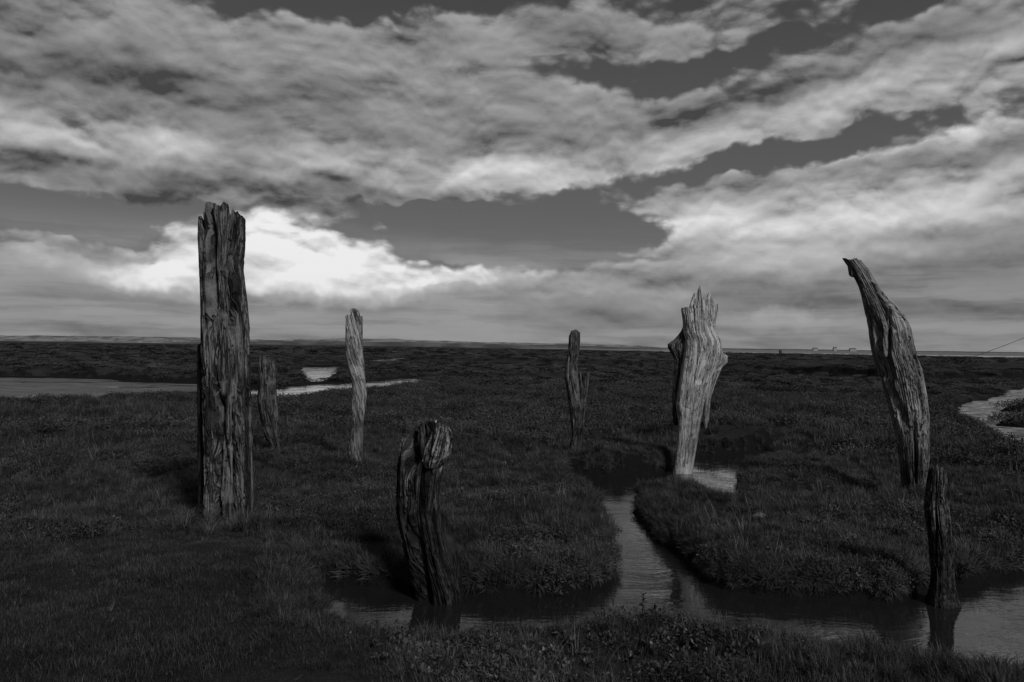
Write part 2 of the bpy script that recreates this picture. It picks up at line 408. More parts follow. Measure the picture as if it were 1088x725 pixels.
def mat_wood(name, base=.26, dark=.05, streak=.5, wetz=.0, wet=.5, scale=1.0, lichen=0.0, seed=0.0, check=.9):
    """weathered grey timber; 'grain' holds unrolled coordinates (cos*r, sin*r, length)"""
    m, nt, b, q = new_mat(name)
    at = nn(nt, 'ShaderNodeAttribute', attribute_name='grain'); gcoord = at.outputs['Vector']
    gcoord = q.v('ADD', gcoord, (seed * 3.1, seed * 1.7, 0))
    wz = q.sep(at.outputs['Vector'])[2]
    wob = q.scale(q.v('SUBTRACT', q.noise(q.v('MULTIPLY', gcoord, (1, 1, .45)), 3.0, 3, color=True), (.5, .5, .5)), .035)
    gc = q.v('ADD', gcoord, wob)
    fine = q.noise(q.v('MULTIPLY', gc, (1, 1, .045)), 150 * scale, 4, .65)
    med = q.noise(q.v('MULTIPLY', gc, (1, 1, .06)), 42 * scale, 5, .6)
    big = q.noise(q.v('MULTIPLY', gc, (1, 1, .18)), 7 * scale, 4, .6)
    blot = q.noise(gc, 3.2, 5, .65)
    v = q.m('MULTIPLY', base, q.m('ADD', -.12, q.m('ADD', q.m('MULTIPLY', fine, 1.15), q.m('MULTIPLY', med, 1.1))))
    v = q.mix(q.m('MULTIPLY', q.remap(med, .44, .32), .9), v, dark)
    v = q.mix(q.m('MULTIPLY', q.remap(big, .54, .42), streak), v, dark)
    v = q.mix(q.m('MULTIPLY', q.remap(blot, .55, .75), .35), v, q.m('MULTIPLY', v, .45))
    pit = nn(nt, 'ShaderNodeTexVoronoi'); q.link(q.v('MULTIPLY', gc, (1, 1, .5)), pit.inputs['Vector']); pit.inputs['Scale'].default_value = 26
    hole = q.m('MULTIPLY', q.remap(pit.outputs['Distance'], .16, .08), q.remap(q.noise(gc, 9, 2), .52, .6))
    v = q.mix(hole, v, .015)
    if lichen:
        ln = q.noise(gcoord, 34, 5, .75)
        v = q.mix(q.m('MULTIPLY', q.remap(ln, .52, .62), lichen), v, q.m('MULTIPLY', v, 2.0))
        v = q.mix(q.m('MULTIPLY', q.remap(ln, .48, .40), lichen), v, dark)
    # open drying checks: thin black lines running with the grain
    cn = q.noise(q.v('MULTIPLY', gc, (1, 1, .07)), 13 * scale, 3, .6)
    cn2 = q.noise(q.v('MULTIPLY', gc, (1, 1, .09)), 34 * scale, 3, .6)
    ck = q.m('MAXIMUM', q.remap(q.m('ABSOLUTE', q.m('SUBTRACT', cn, .5)), .030, .006), q.m('MULTIPLY', q.remap(q.m('ABSOLUTE', q.m('SUBTRACT', cn2, .5)), .045, .01), .7))
    ck = q.m('MULTIPLY', ck, q.remap(q.noise(gcoord, 4.5, 3), .36, .52))
    v = q.mix(q.m('MULTIPLY', ck, check), v, .008)
    # algae / tide stain at the foot
    edge = q.m('ADD', wz, q.m('MULTIPLY', q.m('SUBTRACT', q.noise(gcoord, 5, 4, .6), .5), .5))
    st = q.m('MULTIPLY', q.remap(edge, wetz + .18, wetz - .12), wet)
    v = q.mix(st, v, q.m('MULTIPLY', v, .16))
    q.put(b.inputs['Base Color'], grey(q, v))
    b.inputs['Roughness'].default_value = .88
    b.inputs['Specular IOR Level'].default_value = .2
    bp = nn(nt, 'ShaderNodeBump'); bp.inputs['Strength'].default_value = 1.0; bp.inputs['Distance'].default_value = .022
    hh = q.m('ADD', q.m('MULTIPLY', fine, .35), q.m('ADD', q.m('MULTIPLY', med, 1.0), q.m('ADD', q.m('MULTIPLY', hole, -1.2), q.m('MULTIPLY', ck, -1.3))))
    if lichen: hh = q.m('ADD', hh, q.m('MULTIPLY', ln, lichen))
    q.link(hh, bp.inputs['Height']); q.link(bp.outputs[0], b.inputs['Normal'])
    return m
def mat_leaf(name, lo, hi, patch=.5, rough=.6, spec=.25):
    m, nt, b, q = new_mat(name)
    oi = nn(nt, 'ShaderNodeObjectInfo'); geo = nn(nt, 'ShaderNodeNewGeometry')
    at = nn(nt, 'ShaderNodeAttribute', attribute_name='tone')
    n = q.m('ADD', q.m('MULTIPLY', q.remap(q.noise(geo.outputs['Position'], .45, 3, .6), .42, .6), .6), q.m('MULTIPLY', q.remap(q.noise(geo.outputs['Position'], 2.6, 3, .6), .4, .62), .4))
    t = q.m('ADD', q.m('MULTIPLY', oi.outputs['Random'], 1 - patch), q.m('MULTIPLY', n, patch))
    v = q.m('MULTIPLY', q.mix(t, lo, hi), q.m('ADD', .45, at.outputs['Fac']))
    q.put(b.inputs['Base Color'], grey(q, v))
    b.inputs['Roughness'].default_value = rough
    b.inputs['Specular IOR Level'].default_value = spec
    return m
M_GROUND, M_WATER, M_MUD = mat_ground(), mat_water(), mat_mud()
M_MUDR = mat_mud('pale_rippled_mud', .05, .42, .9, 5.0)
M_TURF = mat_leaf('turf_blades', .012, .040)
M_GRASS = mat_leaf('marsh_grass_blades', .013, .062)
M_HEATH = mat_leaf('saltmarsh_shrub_leaves', .013, .064)
M_ASTER = mat_leaf('broad_leaves', .03, .10, .3, .45, .4)

# ------------------------------------------------------------------ ground sheet
def rings():
    a = [0.6]
    while a[-1] < 9000:
        r = a[-1]
        if r < 3: k = 1.08
        elif r < 16: k = 1.0042
        elif r < 60: k = 1.007
        elif r < 500: k = 1.02
        else: k = 1.12
        a.append(r * k)
    return np.array(a)
RR = rings()
AA = np.radians(np.concatenate([np.arange(-180, -46, 4.0), np.arange(-46, 46, .13), np.arange(46, 180, 4.0)]))
nr, na = len(RR), len(AA)
Rg, Ag = np.meshgrid(RR, AA, indexing='ij')
GX, GY = Rg * np.sin(Ag), Rg * np.cos(Ag)
GZ = marsh_h(GX.ravel(), GY.ravel())
V = np.column_stack([GX.ravel(), GY.ravel(), GZ])
ii, jj = np.meshgrid(np.arange(nr - 1), np.arange(na), indexing='ij')
j2 = (jj + 1) % na
F = np.column_stack([(ii * na + jj).ravel(), (ii * na + j2).ravel(), ((ii + 1) * na + j2).ravel(), ((ii + 1) * na + jj).ravel()])
V = np.vstack([V, [[0, 0, 0.0]]])
o = mesh_np('ground', V, F[:, ::-1], M_GROUND)
tag(o, kind='structure')
hub = mesh_np('ground_underfoot', [[.62 * math.sin(t), .62 * math.cos(t), -.02] for t in np.linspace(0, 2 * PI, 24, endpoint=False)] + [[0, 0, -.02]],
              [[k, (k + 1) % 24, 24] for k in range(24)], M_GROUND)
tag(hub, kind='structure')

def sheet(name, z, rad, mat, n=48, cx=0, cy=0):
    Vv = [[cx + rad * math.cos(t), cy + rad * math.sin(t), z] for t in np.linspace(0, 2 * PI, n, endpoint=False)] + [[cx, cy, z]]
    return tag(mesh_np(name, Vv, [[k, (k + 1) % n, n] for k in range(n)], mat), kind='structure')
sheet('water', ZW, 8800, M_WATER, 96)
# mudbanks lying just proud of the creek water
def mud_patch(name, poly, frac, seed, amp, xmax=1e9, mat=None):
    Pa = np.array(poly); x0, y0 = Pa.min(0) - 1; x1, y1 = Pa.max(0) + 1
    nx, ny = 220, 160
    X, Y = np.meshgrid(np.linspace(x0, x1, nx), np.linspace(y0, y1, ny))
    z = ZW + amp * (fbm(X * .35, Y * 1.0, o=5, seed=seed, gain=.6) + frac) + .006 * fbm(X * 5, Y * 9, o=2, seed=seed + 5)
    d = poly_sd(X.ravel(), Y.ravel(), poly).reshape(X.shape)
    z = np.where(d > .3, ZW - .3, z)
    i, j = np.meshgrid(np.arange(ny - 1), np.arange(nx - 1), indexing='ij')
    a = (i * nx + j).ravel()
    f = np.column_stack([a, a + 1, a + nx + 1, a + nx])
    keep = (d.ravel()[f] < .3).all(1) & (X.ravel()[f] < xmax).all(1)
    return tag(mesh_np(name, np.column_stack([X.ravel(), Y.ravel(), z.ravel()]), f[keep], mat or M_MUD), kind='structure')
mud_patch('mud_flat', MUD_L, .25, 71, .05, float(on_level(235, 413, ZW)[0]))
mud_patch('mud_bank', MUD_R, .30, 77, .07, mat=M_MUDR)
M_FLAT = None

# ------------------------------------------------------------------ weathered posts
def smooth1(a, k=3):
    return a
def post_mesh(name, prof, Y, crown=None, mat=None, parent=None, origin=None, depth=.8, NT=200, NZ=240, twist=0.0,
              rough=1.0, steps=(), grooves=(), hollow=.12, seed=0, rim=.62, burls=(), thin_back=0.0, dY=0.0, below=.45, jag=1.0, flat=0.0, foot=True):
    """prof: (py, xl, xr) rows of the surveyed outline, top first or base first; crown: (px, py) line of the broken top"""
    prof = sorted(prof, key=lambda t: -t[0])          # base first
    ys = [p[0] for p in prof]
    Yp = Y + dY
    base_l = [at_depth(p[1], p[0], Yp) for p in prof]; base_r = [at_depth(p[2], p[0], Yp) for p in prof]
    zz = np.array([(a[2] + b[2]) / 2 for a, b in zip(base_l, base_r)])
    cx = np.array([(a[0] + b[0]) / 2 for a, b in zip(base_l, base_r)])
    hw = np.array([(b[0] - a[0]) / 2 for a, b in zip(base_l, base_r)])
    if foot:
        zz = np.concatenate([[zz[0] - below], zz]); cx = np.concatenate([[cx[0] - (cx[1] - cx[0]) * .3], cx]); hw = np.concatenate([[hw[0] * 1.0], hw])
    zmin = zz[0]
    th = np.linspace(0, 2 * PI, NT, endpoint=False)
    u = np.cos(th); sn = np.sin(th)
    wmean = hw.mean(); rr = wmean
    q = (np.abs(u) ** 2.4 + np.abs(sn) ** 2.4) ** (-1 / 2.4)
    q = q / np.maximum(1.0, np.abs(q * u).max())
    gdata = []
    for gr in grooves:                                  # grooves follow surveyed lines on the near face
        gp = sorted([tuple(at_depth(a, b, Yp)[[0, 2]]) for a, b in gr[0]], key=lambda a: a[1])
        gdata.append((np.array([a[0] for a in gp]), np.array([a[1] for a in gp]), gr[1], gr[2], len(gr) > 3))
    bdata = [(at_depth(bx, by, Yp), br, bh) for (bx, by, br, bh) in burls]
    def shape(Zg, TH):
        C = np.interp(Zg, zz, cx); HW = np.interp(Zg, zz, hw)
        L = Zg - zz[1 if foot else 0]
        tw = TH + twist * L; cu, su = np.cos(tw), np.sin(tw)
        side = np.abs(np.cos(TH))                       # 1 on the outline edges
        damp = 1 - .45 * side ** 3
        disp = .06 * fbm(cu * 1.4, su * 1.4, L * .9, o=3, seed=seed + 11)
        disp = disp + .10 * fbm(cu * 3.6, su * 3.6, L * .8, o=4, seed=seed + 13)
        rd = 1 - np.abs(fbm(cu * 2.6, su * 2.6, L * .7 + 3, o=4, seed=seed + 17)) * 14
        msk = sstep(-.15, .35, fbm(cu * 1.5, su * 1.5, L * .8, o=2, seed=seed + 61))
        disp = disp - .42 * np.clip(rd, 0, 1) ** 1.3 * msk
        rd2 = 1 - np.abs(fbm(cu * 8.5, su * 8.5, L * 1.1 + 3, o=3, seed=seed + 19)) * 6
        disp = disp - .075 * np.clip(rd2, 0, 1)
        disp = disp + .030 * vnoise(cu * 19, su * 19, L * 1.6, seed=seed + 23) + .018 * vnoise(cu * 41, su * 41, L * 3.0, seed=seed + 24)
        # broken flakes and bites across the grain
        fl = fbm(cu * 3.2, su * 3.2, L * 6.5, o=4, seed=seed + 71, gain=.6)
        disp = disp - .10 * sstep(.22, .42, fl) + .02 * fbm(cu * 22, su * 22, L * 22, o=2, seed=seed + 27)
        disp = disp * rough * damp
        for (spx, spy, sdp) in steps:                   # outer wood broken off below this line
            zs = at_depth(spx, spy, Yp)[2]
            jit = .10 * vnoise(cu * 5, su * 5, 0, seed=seed + 81) + .05 * vnoise(cu * 16, su * 16, 0, seed=seed + 82)
            disp = disp - sdp * (1 - sstep(-.012, .012, Zg - zs - jit))
        for gx, gz, wd, dp, openi in gdata:
            gxx = np.interp(Zg, gz, gx)
            inr = sstep(gz[0] - .06, gz[0] + .10, Zg)
            if not openi: inr = inr * (1 - sstep(gz[-1] - .08, gz[-1] + .08, Zg))
            ug = np.clip((gxx - C) / np.maximum(HW, 1e-4), -.97, .97)
            tg = 2 * PI - np.arccos(ug) + .09 * vnoise(L * 4.0, seed, 0, seed=seed + 31) + .03 * vnoise(L * 17.0, seed, 0, seed=seed + 32)
            dth = (TH - tg + PI) % (2 * PI) - PI
            ww = wd * (.85 + .35 * vnoise(L * 5, seed + 2, 0, seed=seed + 37))
            disp = disp - dp * inr * np.exp(-np.abs(dth / ww) ** 3.5)
        for bp_, br, bh in bdata:
            ub = np.clip((bp_[0] - C) / np.maximum(HW, 1e-4), -.95, .95)
            dth = (TH - (2 * PI - np.arccos(ub)) + PI) % (2 * PI) - PI
            disp = disp + bh * np.exp(-((dth * HW / br) ** 2 + ((Zg - bp_[2]) / br) ** 2))
        rad = np.clip(1.0 + disp, .12, 1.6)
        X = C + HW * q * np.cos(TH) * rad
        dpt = HW * depth * (1 - flat) + flat * wmean * depth
        return X, Yp + dpt * q * np.sin(TH) * rad, cu, su, L
    if crown:
        cp = [at_depth(a, b, Yp) for a, b in crown]
        cxs = np.array([c[0] for c in cp]); czs = np.array([c[2] for c in cp])
        order = np.argsort(cxs, kind='stable'); cxs, czs = cxs[order], czs[order]
        zt = np.full(NT, czs.mean())
        for _ in range(16):
            zt = .5 * zt + .5 * np.interp(shape(zt, th)[0], cxs, czs)
        ztop = zt - thin_back * np.clip(sn, 0, 1) * (.6 + .5 * fbm(u * 3 + 5, sn * 3, seed=seed))
    else:
        ztop = np.full(NT, zz[-1])
    ztop = ztop + jag * wmean * (.16 * fbm(u * 6, sn * 6, seed * 1.3, o=3, seed=seed + 2) + .09 * vnoise(th * 14, 0, seed, seed=seed) + .05 * vnoise(th * 37, 0, seed, seed=seed + 1))
    t = np.linspace(0, 1, NZ) ** .93
    Zg = zmin + t[:, None] * (ztop[None, :] - zmin)
    TH = np.broadcast_to(th, Zg.shape)
    X, Yv, cu, su, L = shape(Zg, TH)
    rows = [np.stack([X, Yv, Zg], -1)]
    gra = [np.stack([cu * rr, su * rr, L], -1)]
    # rim and inside of the broken top
    Xt, Yt, Zt = X[-1], Yv[-1], Zg[-1]
    ccx = Xt.mean(); ccy = Yt.mean()
    zlow = Zt.min()
    for f, dz_ in ((.90, .0), (rim, .25), (rim * .62, .9), (.02, 1.1)):
        xx = ccx + (Xt - ccx) * f; yy = ccy + (Yt - ccy) * f
        zc = Zt * (1 - dz_ * .55) + zlow * dz_ * .55 if dz_ < 1 else np.full(NT, zlow)
        if dz_ > .5: zc = np.minimum(zc, zlow + (Zt - zlow) * .2) 
        zc = zc - hollow * dz_ * (1 + .4 * vnoise(th * 3, f * 9, seed))
        if f < .05: zc = np.full(NT, zc.mean())
        rows.append(np.stack([xx, yy, zc], -1)[None]); gra.append(np.stack([cu[-1] * rr * f, su[-1] * rr * f, L[-1] - dz_ * .1], -1)[None])
    Vv = np.concatenate(rows, 0); GR = np.concatenate(gra, 0)
    n0, n1 = Vv.shape[:2]
    i, j = np.meshgrid(np.arange(n0 - 1), np.arange(n1), indexing='ij'); jn = (j + 1) % n1
    Fc = np.column_stack([(i * n1 + j).ravel(), (i * n1 + jn).ravel(), ((i + 1) * n1 + jn).ravel(), ((i + 1) * n1 + j).ravel()])
    P_ = Vv.reshape(-1, 3)
    if origin is not None: P_ = P_ - np.asarray(origin)
    return mesh_np(name, P_, Fc, mat, parent, attrs={'grain': ('FLOAT_VECTOR', GR.reshape(-1, 3))})

POSTS = 'weathered timber posts of the old jetty'
def post_root(name, px, py, Y, label, z=None):
    p = at_depth(px, py, Y)
    e = bpy.data.objects.new(name, None); COL.objects.link(e)
    e.location = (p[0], p[1], p[2]); e.empty_display_size = .2
    tag(e, label, 'post', POSTS)
    return e, np.array([p[0], p[1], p[2]])
def depth_of(px, py, z=0.0): return float(on_level(px, py, z)[1])

W_TALL = mat_wood('tall_post_timber', .18, .014, .85, .12, .5, 1.0, .15, 1)
W_MID = mat_wood('dark_post_timber', .15, .02, .5, .25, .5, 1.0, .3, 2)
W_TWIST = mat_wood('twisted_post_timber', .40, .05, .35, .55, .6, 1.0, .1, 3, .55)
W_SMALL = mat_wood('forked_post_timber', .17, .02, .5, .5, .5, 1.0, .2, 4)
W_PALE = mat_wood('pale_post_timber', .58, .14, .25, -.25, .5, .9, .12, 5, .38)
W_PALEB = mat_wood('pale_post_shaded_timber', .17, .03, .5, .3, .6, 1.0, .1, 6)  # darker copy of the pale timber: shade of the left splinter put into its colour
W_LEAN = mat_wood('leaning_post_timber', .38, .03, .5, .45, .8, 1.0, .15, 7, .6)
W_SHORT = mat_wood('mossy_stake_timber', .15, .02, .6, .55, .85, 1.0, .8, 8)
W_STUMP = mat_wood('rotten_stump_timber', .24, .012, .95, .74, 1.1, 1.0, .4, 9)
W_KNOT = mat_wood('split_knot_timber', .27, .015, .8, -1, .3, 1.0, .7, 12)
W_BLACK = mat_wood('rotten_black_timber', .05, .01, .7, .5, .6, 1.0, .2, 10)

# 1 tall split post
Y1 = depth_of(243, 553)
e, og = post_root('timber_post', 243, 553, Y1, 'tallest and broadest post, dark, deeply split from crown to foot')
post_mesh('shaft', [(553, 216, 269), (545, 218, 267.5), (500, 218, 267), (450, 217, 266), (400, 216, 264.5), (350, 215, 263), (324, 215, 261), (300, 214, 258.5), (286, 213.5, 257), (272, 213, 258),
                    (254, 212.5, 259.5), (240, 213, 259.5), (215, 213, 259.5)], Y1,
          crown=[(212, 236), (214.4, 231), (216.5, 238), (221.5, 249), (223, 240), (224.2, 222), (227, 217), (231, 219), (237.7, 221), (241, 223), (244, 218), (247.5, 219), (249.3, 228), (250.5, 243), (251.5, 236), (252.3, 224), (255, 228), (258, 232), (260, 238)],
          mat=W_TALL, parent=e, origin=og, depth=.85, NT=420, NZ=520, seed=101, jag=.25, rim=.7, hollow=.25, thin_back=.05,
          grooves=[([(231, 232), (232.5, 300), (231, 350)], .22, .70, True), ([(251, 225), (252, 300), (254, 360)], .15, .55, True), ([(222, 246), (220, 300), (219, 400)], .10, .35, True),
                   ([(243, 425), (240, 470), (239, 548)], .20, .70), ([(234, 400), (246, 450), (252, 500)], .07, .35), ([(221, 400), (222, 470), (221, 548)], .06, .32),
                   ([(258, 390), (259, 450), (258, 520)], .06, .30), ([(241, 350), (237, 400), (230, 440)], .06, .25)])
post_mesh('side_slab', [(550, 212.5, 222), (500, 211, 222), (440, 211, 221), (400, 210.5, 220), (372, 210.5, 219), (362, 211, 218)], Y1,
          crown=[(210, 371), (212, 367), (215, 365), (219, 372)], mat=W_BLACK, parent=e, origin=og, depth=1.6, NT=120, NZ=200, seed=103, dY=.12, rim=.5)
# 2 small dark leaning post
Y2 = depth_of(294, 484)
e, og = post_root('timber_post', 294, 484, Y2, 'small dark leaning post between the tallest post and the twisted pale one')
post_mesh('shaft', [(484, 287, 301), (472, 285.5, 299.7), (463, 281.5, 297.5), (455, 279, 295.8), (444, 276.6, 295.6), (426, 273.3, 294.5), (411, 274.8, 293.6), (393, 275.3, 294), (384, 275.5, 293), (376, 275.8, 292.5)], Y2,
          crown=[(275, 381), (277, 379), (280.7, 377.5), (283, 380), (286.5, 381), (290, 383), (293, 387)], mat=W_MID, parent=e, origin=og, NT=200, NZ=260, seed=111, jag=.5, rough=.9, steps=((288, 464, .16),),
          grooves=[([(278, 382), (279, 400)], .1, .3), ([(286, 436), (290, 450)], .16, .35)])
# 3 twisted pale post
Y3 = depth_of(378, 491)
e, og = post_root('timber_post', 378, 491, Y3, 'slim pale post with spiral grain and a knobbly crown, second tallest in the left half')
post_mesh('shaft', [(491, 370, 386), (475, 370.5, 385.7), (460, 372.5, 386), (448, 374.2, 386.3), (434, 373.8, 387.6), (420, 374.6, 389.6), (407, 374, 388.3), (394.5, 371, 387.6), (376, 367.6, 385.6), (360, 367.2, 385), (342, 367.5, 385), (326, 367, 385)], Y3,
          crown=[(366.8, 338), (368, 335.5), (371, 334.5), (373, 337.5), (373.7, 329.5), (376.7, 327.5), (380, 330), (381.5, 336), (383, 338), (384.8, 336.5), (385.3, 343)], mat=W_TWIST, parent=e, origin=og,
          NT=260, NZ=400, twist=1.9, steps=((380, 438, .10),), seed=121, jag=.5, rough=.9, hollow=.08,
          grooves=[([(373.5, 334), (374.5, 348)], .15, .3), ([(381, 336), (379, 350)], .12, .3)], burls=[(384, 422, .05, .12)])
# 4 forked thin post
Y4 = depth_of(612, 487)
e, og = post_root('timber_post', 612, 487, Y4, 'thin dark forked post at the back, standing left of the broad pale post')
post_mesh('shaft', [(488, 604, 618), (475, 605, 619), (464, 608, 620), (447, 606.5, 621), (430, 604.5, 620.5), (420.6, 603, 617.5), (408, 601, 615), (399.6, 600, 614), (389.6, 600.5, 613.8), (377, 603, 615), (365, 604.2, 616.5), (349, 604.8, 616.6)], Y4,
          crown=[(604.8, 357), (607, 352), (611.7, 350), (613.6, 351.5), (616.5, 354)], mat=W_SMALL, parent=e, origin=og, NT=200, NZ=300, seed=131, rough=1.2, jag=.5,
          grooves=[([(605, 362), (604, 400)], .2, .35), ([(611, 446), (612, 456)], .25, .5)])
post_mesh('fork', [(455, 609, 620), (440, 611, 621.5), (432, 613, 622.3), (417, 615, 624), (405, 616, 625.6), (392, 614.5, 627)], Y4,
          crown=[(614, 399), (616, 396), (618, 401), (620, 396), (622, 400), (624, 395), (627, 397)], mat=W_MID, parent=e, origin=og, depth=.7, NT=140, NZ=140, seed=133, dY=-.03, jag=1.6, foot=False, rough=1.3, hollow=.1,
          grooves=[([(617, 398), (619, 412)], .3, .45)])
# 5 broad pale post
Y5 = depth_of(727, 503, ZW)
e, og = post_root('timber_post', 727, 503, Y5, 'broad pale post with a spiked crown standing at the edge of the upper creek pool')
post_mesh('shaft', [(508, 715, 736), (499, 715.7, 736.8), (489, 716.5, 738.5), (476, 717.5, 740.5), (458, 719.2, 743.5), (445, 720, 745.5), (430, 718.3, 748), (415, 720.5, 752), (399, 722.8, 757.5), (388, 724.5, 763), (375, 727, 766.3),
                    (361, 728.5, 765.6), (354, 726.5, 761.2), (347, 726, 759.6), (340, 725.5, 760.3), (330, 724, 762), (300, 723, 763.8)], Y5,
          crown=[(722.8, 329), (724, 327.5), (727.6, 326.5), (731, 329), (733.5, 326), (736, 319), (739, 309), (741, 304), (742, 311), (742.9, 319), (747, 321), (749, 316), (751, 311.5), (752.8, 315), (754.6, 319.5), (757, 321), (758, 324), (760, 322), (761.3, 325), (763.5, 322)],
          mat=W_PALE, parent=e, origin=og, depth=.62, NT=420, NZ=520, seed=141, rough=.36, steps=((730, 436, .07),), jag=.12, rim=.72, hollow=.15, thin_back=.12, twist=.12,
          grooves=[([(754, 375), (748, 405), (745.5, 440)], .05, .30), ([(729, 340), (727, 352)], .10, .18)],
          burls=[(726, 332, .05, .10), (766, 377, .07, .10)])
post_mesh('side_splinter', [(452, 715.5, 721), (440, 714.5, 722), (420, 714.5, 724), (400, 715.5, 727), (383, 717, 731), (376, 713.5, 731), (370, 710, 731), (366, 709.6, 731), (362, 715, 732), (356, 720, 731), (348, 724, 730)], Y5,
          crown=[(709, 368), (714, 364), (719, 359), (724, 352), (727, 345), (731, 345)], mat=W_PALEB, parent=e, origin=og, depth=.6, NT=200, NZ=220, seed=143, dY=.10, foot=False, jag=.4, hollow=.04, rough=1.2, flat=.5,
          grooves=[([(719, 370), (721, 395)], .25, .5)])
post_mesh('split_slab', [(455, 748.5, 751), (446, 747.5, 753), (423, 748, 755), (405, 751, 760.5), (391, 756, 766.5), (385, 760, 772.5), (379, 762, 773.5), (374, 763, 771)], Y5,
          crown=[(760, 377), (765, 375), (769, 376), (773, 379)], mat=W_PALE, parent=e, origin=og, depth=.9, NT=160, NZ=200, seed=145, dY=-.04, foot=False, rough=.8, hollow=.03, flat=.3,
          grooves=[([(756, 398), (752, 425), (750, 445)], .25, .45)])
# 6 hollow stump in the creek
Y6 = depth_of(462, 637, ZW)
e, og = post_root('timber_post', 462, 637, Y6, 'squat rotten stump with a hollow front, standing in the nearest reach of creek')
post_mesh('shaft', [(645, 444, 490), (627, 441, 488), (609, 436, 482), (594, 431.5, 476), (579, 428.7, 472.5), (560, 424.5, 468), (542, 422, 466.5), (524, 422, 467.5), (506, 422.8, 469), (495, 423.5, 471), (488, 424.5, 474), (480, 426, 478), (472, 427, 480.5), (462, 428, 480), (445, 429, 474)], Y6,
          crown=[(426, 468), (430, 465), (434, 464), (437, 459), (442, 454), (447, 451), (454, 448), (459, 450), (463, 447.5), (468, 452), (473, 454), (476, 456), (479, 458), (481, 464)], mat=W_STUMP, parent=e, origin=og, depth=.85, NT=360, NZ=360, seed=151,
          rough=1.5, jag=1.3, hollow=.22, rim=.6, thin_back=.03,
          grooves=[([(437, 462), (439, 485), (436, 500)], .34, .60, True), ([(452, 494), (448, 520), (446, 560), (452, 640)], .42, .60), ([(461, 452), (457, 470), (450, 490)], .12, .45, True)],
          burls=[])
post_mesh('broken_knot', [(497, 452, 466), (490, 449, 474), (483, 449.5, 479), (475, 452, 481), (467, 456, 481), (459, 460, 480), (450, 463, 477)], Y6,
          crown=[(455, 462), (459, 457), (463, 455), (467, 452), (471, 453.5), (475, 452), (478, 457), (481, 463)], mat=W_KNOT, parent=e, origin=og, depth=.75, NT=220, NZ=200, seed=157, dY=-.075, foot=False, jag=2.2, rough=2.3, hollow=.03,
          grooves=[([(463, 456), (459, 470), (455, 490)], .22, .4)])
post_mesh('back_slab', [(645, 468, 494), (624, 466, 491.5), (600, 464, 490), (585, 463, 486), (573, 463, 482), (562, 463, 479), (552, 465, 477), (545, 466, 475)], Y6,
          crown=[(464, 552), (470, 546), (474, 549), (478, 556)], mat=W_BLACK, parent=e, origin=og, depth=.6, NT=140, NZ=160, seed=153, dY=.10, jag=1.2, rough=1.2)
# 7 leaning horn post
Y7 = depth_of(972, 524)
e, og = post_root('timber_post', 972, 524, Y7, 'tall post curving over to the left like a horn, on the right hand grass bank')
post_mesh('shaft', [(526, 959, 987), (512, 958.5, 986.5), (502, 957.6, 986.5), (484, 955.5, 987.5), (465, 952.5, 987.3), (440, 948, 985.5), (421, 943, 983), (400, 936.5, 979.5), (391.7, 933.5, 977.5), (375, 928.4, 971.5), (362, 926.3, 968.5), (349, 924.7, 965), (337, 922, 960),
                    (325, 919, 951), (315, 916.3, 941), (306, 913.5, 933.5), (297, 909.2, 928), (287.4, 904.2, 923), (281, 900, 917), (276.5, 896.7, 913.5), (273, 894.5, 909)], Y7,
          crown=[(894, 274.3), (897, 275), (900.5, 277.5), (904, 275.5), (908, 275), (911, 278), (913.5, 276.5), (915.4, 282), (920, 284)], mat=W_LEAN, parent=e, origin=og, depth=.8, NT=360, NZ=520, seed=161, rough=.95, steps=((975, 455, .06),), jag=.3, hollow=.10, twist=-.25, rim=.55,
          grooves=[([(916, 284), (926, 306), (937, 330), (944, 350)], .12, .40), ([(930, 320), (938, 345), (937, 375), (941, 400)], .20, .28), ([(941, 322), (940, 345), (936, 372)], .09, .32), ([(929, 345), (930, 372), (942, 408), (956, 450)], .28, .32),
                   ([(957, 345), (960, 380), (968, 430)], .05, .25), ([(967, 440), (968, 480), (966, 515)], .12, .35)])
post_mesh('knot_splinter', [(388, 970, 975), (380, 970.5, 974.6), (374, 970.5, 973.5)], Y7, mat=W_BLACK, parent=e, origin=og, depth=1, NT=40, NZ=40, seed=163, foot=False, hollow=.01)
# 8 short mossy stake in the water
Y8 = depth_of(1002, 642, ZW)
e, og = post_root('timber_post', 1002, 642, Y8, 'short crusted stake standing in the creek in front of the leaning horn post')
post_mesh('shaft', [(640, 986, 1018), (624, 989.5, 1013), (610, 991, 1012), (600, 989.5, 1012.5), (575, 988, 1009.5), (555, 985, 1008), (540, 983.2, 1006.5), (525, 984, 1003), (510, 986, 1004.5), (501, 987.5, 1004), (490, 989, 1002)], Y8,
          crown=[(984, 508), (986, 503), (990, 497), (992.7, 492.5), (995, 498), (997, 496), (1001, 500), (1004, 504)], mat=W_SHORT, parent=e, origin=og, depth=.9, NT=260, NZ=300, seed=171, rough=1.2, jag=.5, hollow=.1,
          grooves=[([(992, 500), (989, 540), (992, 600)], .14, .35)])

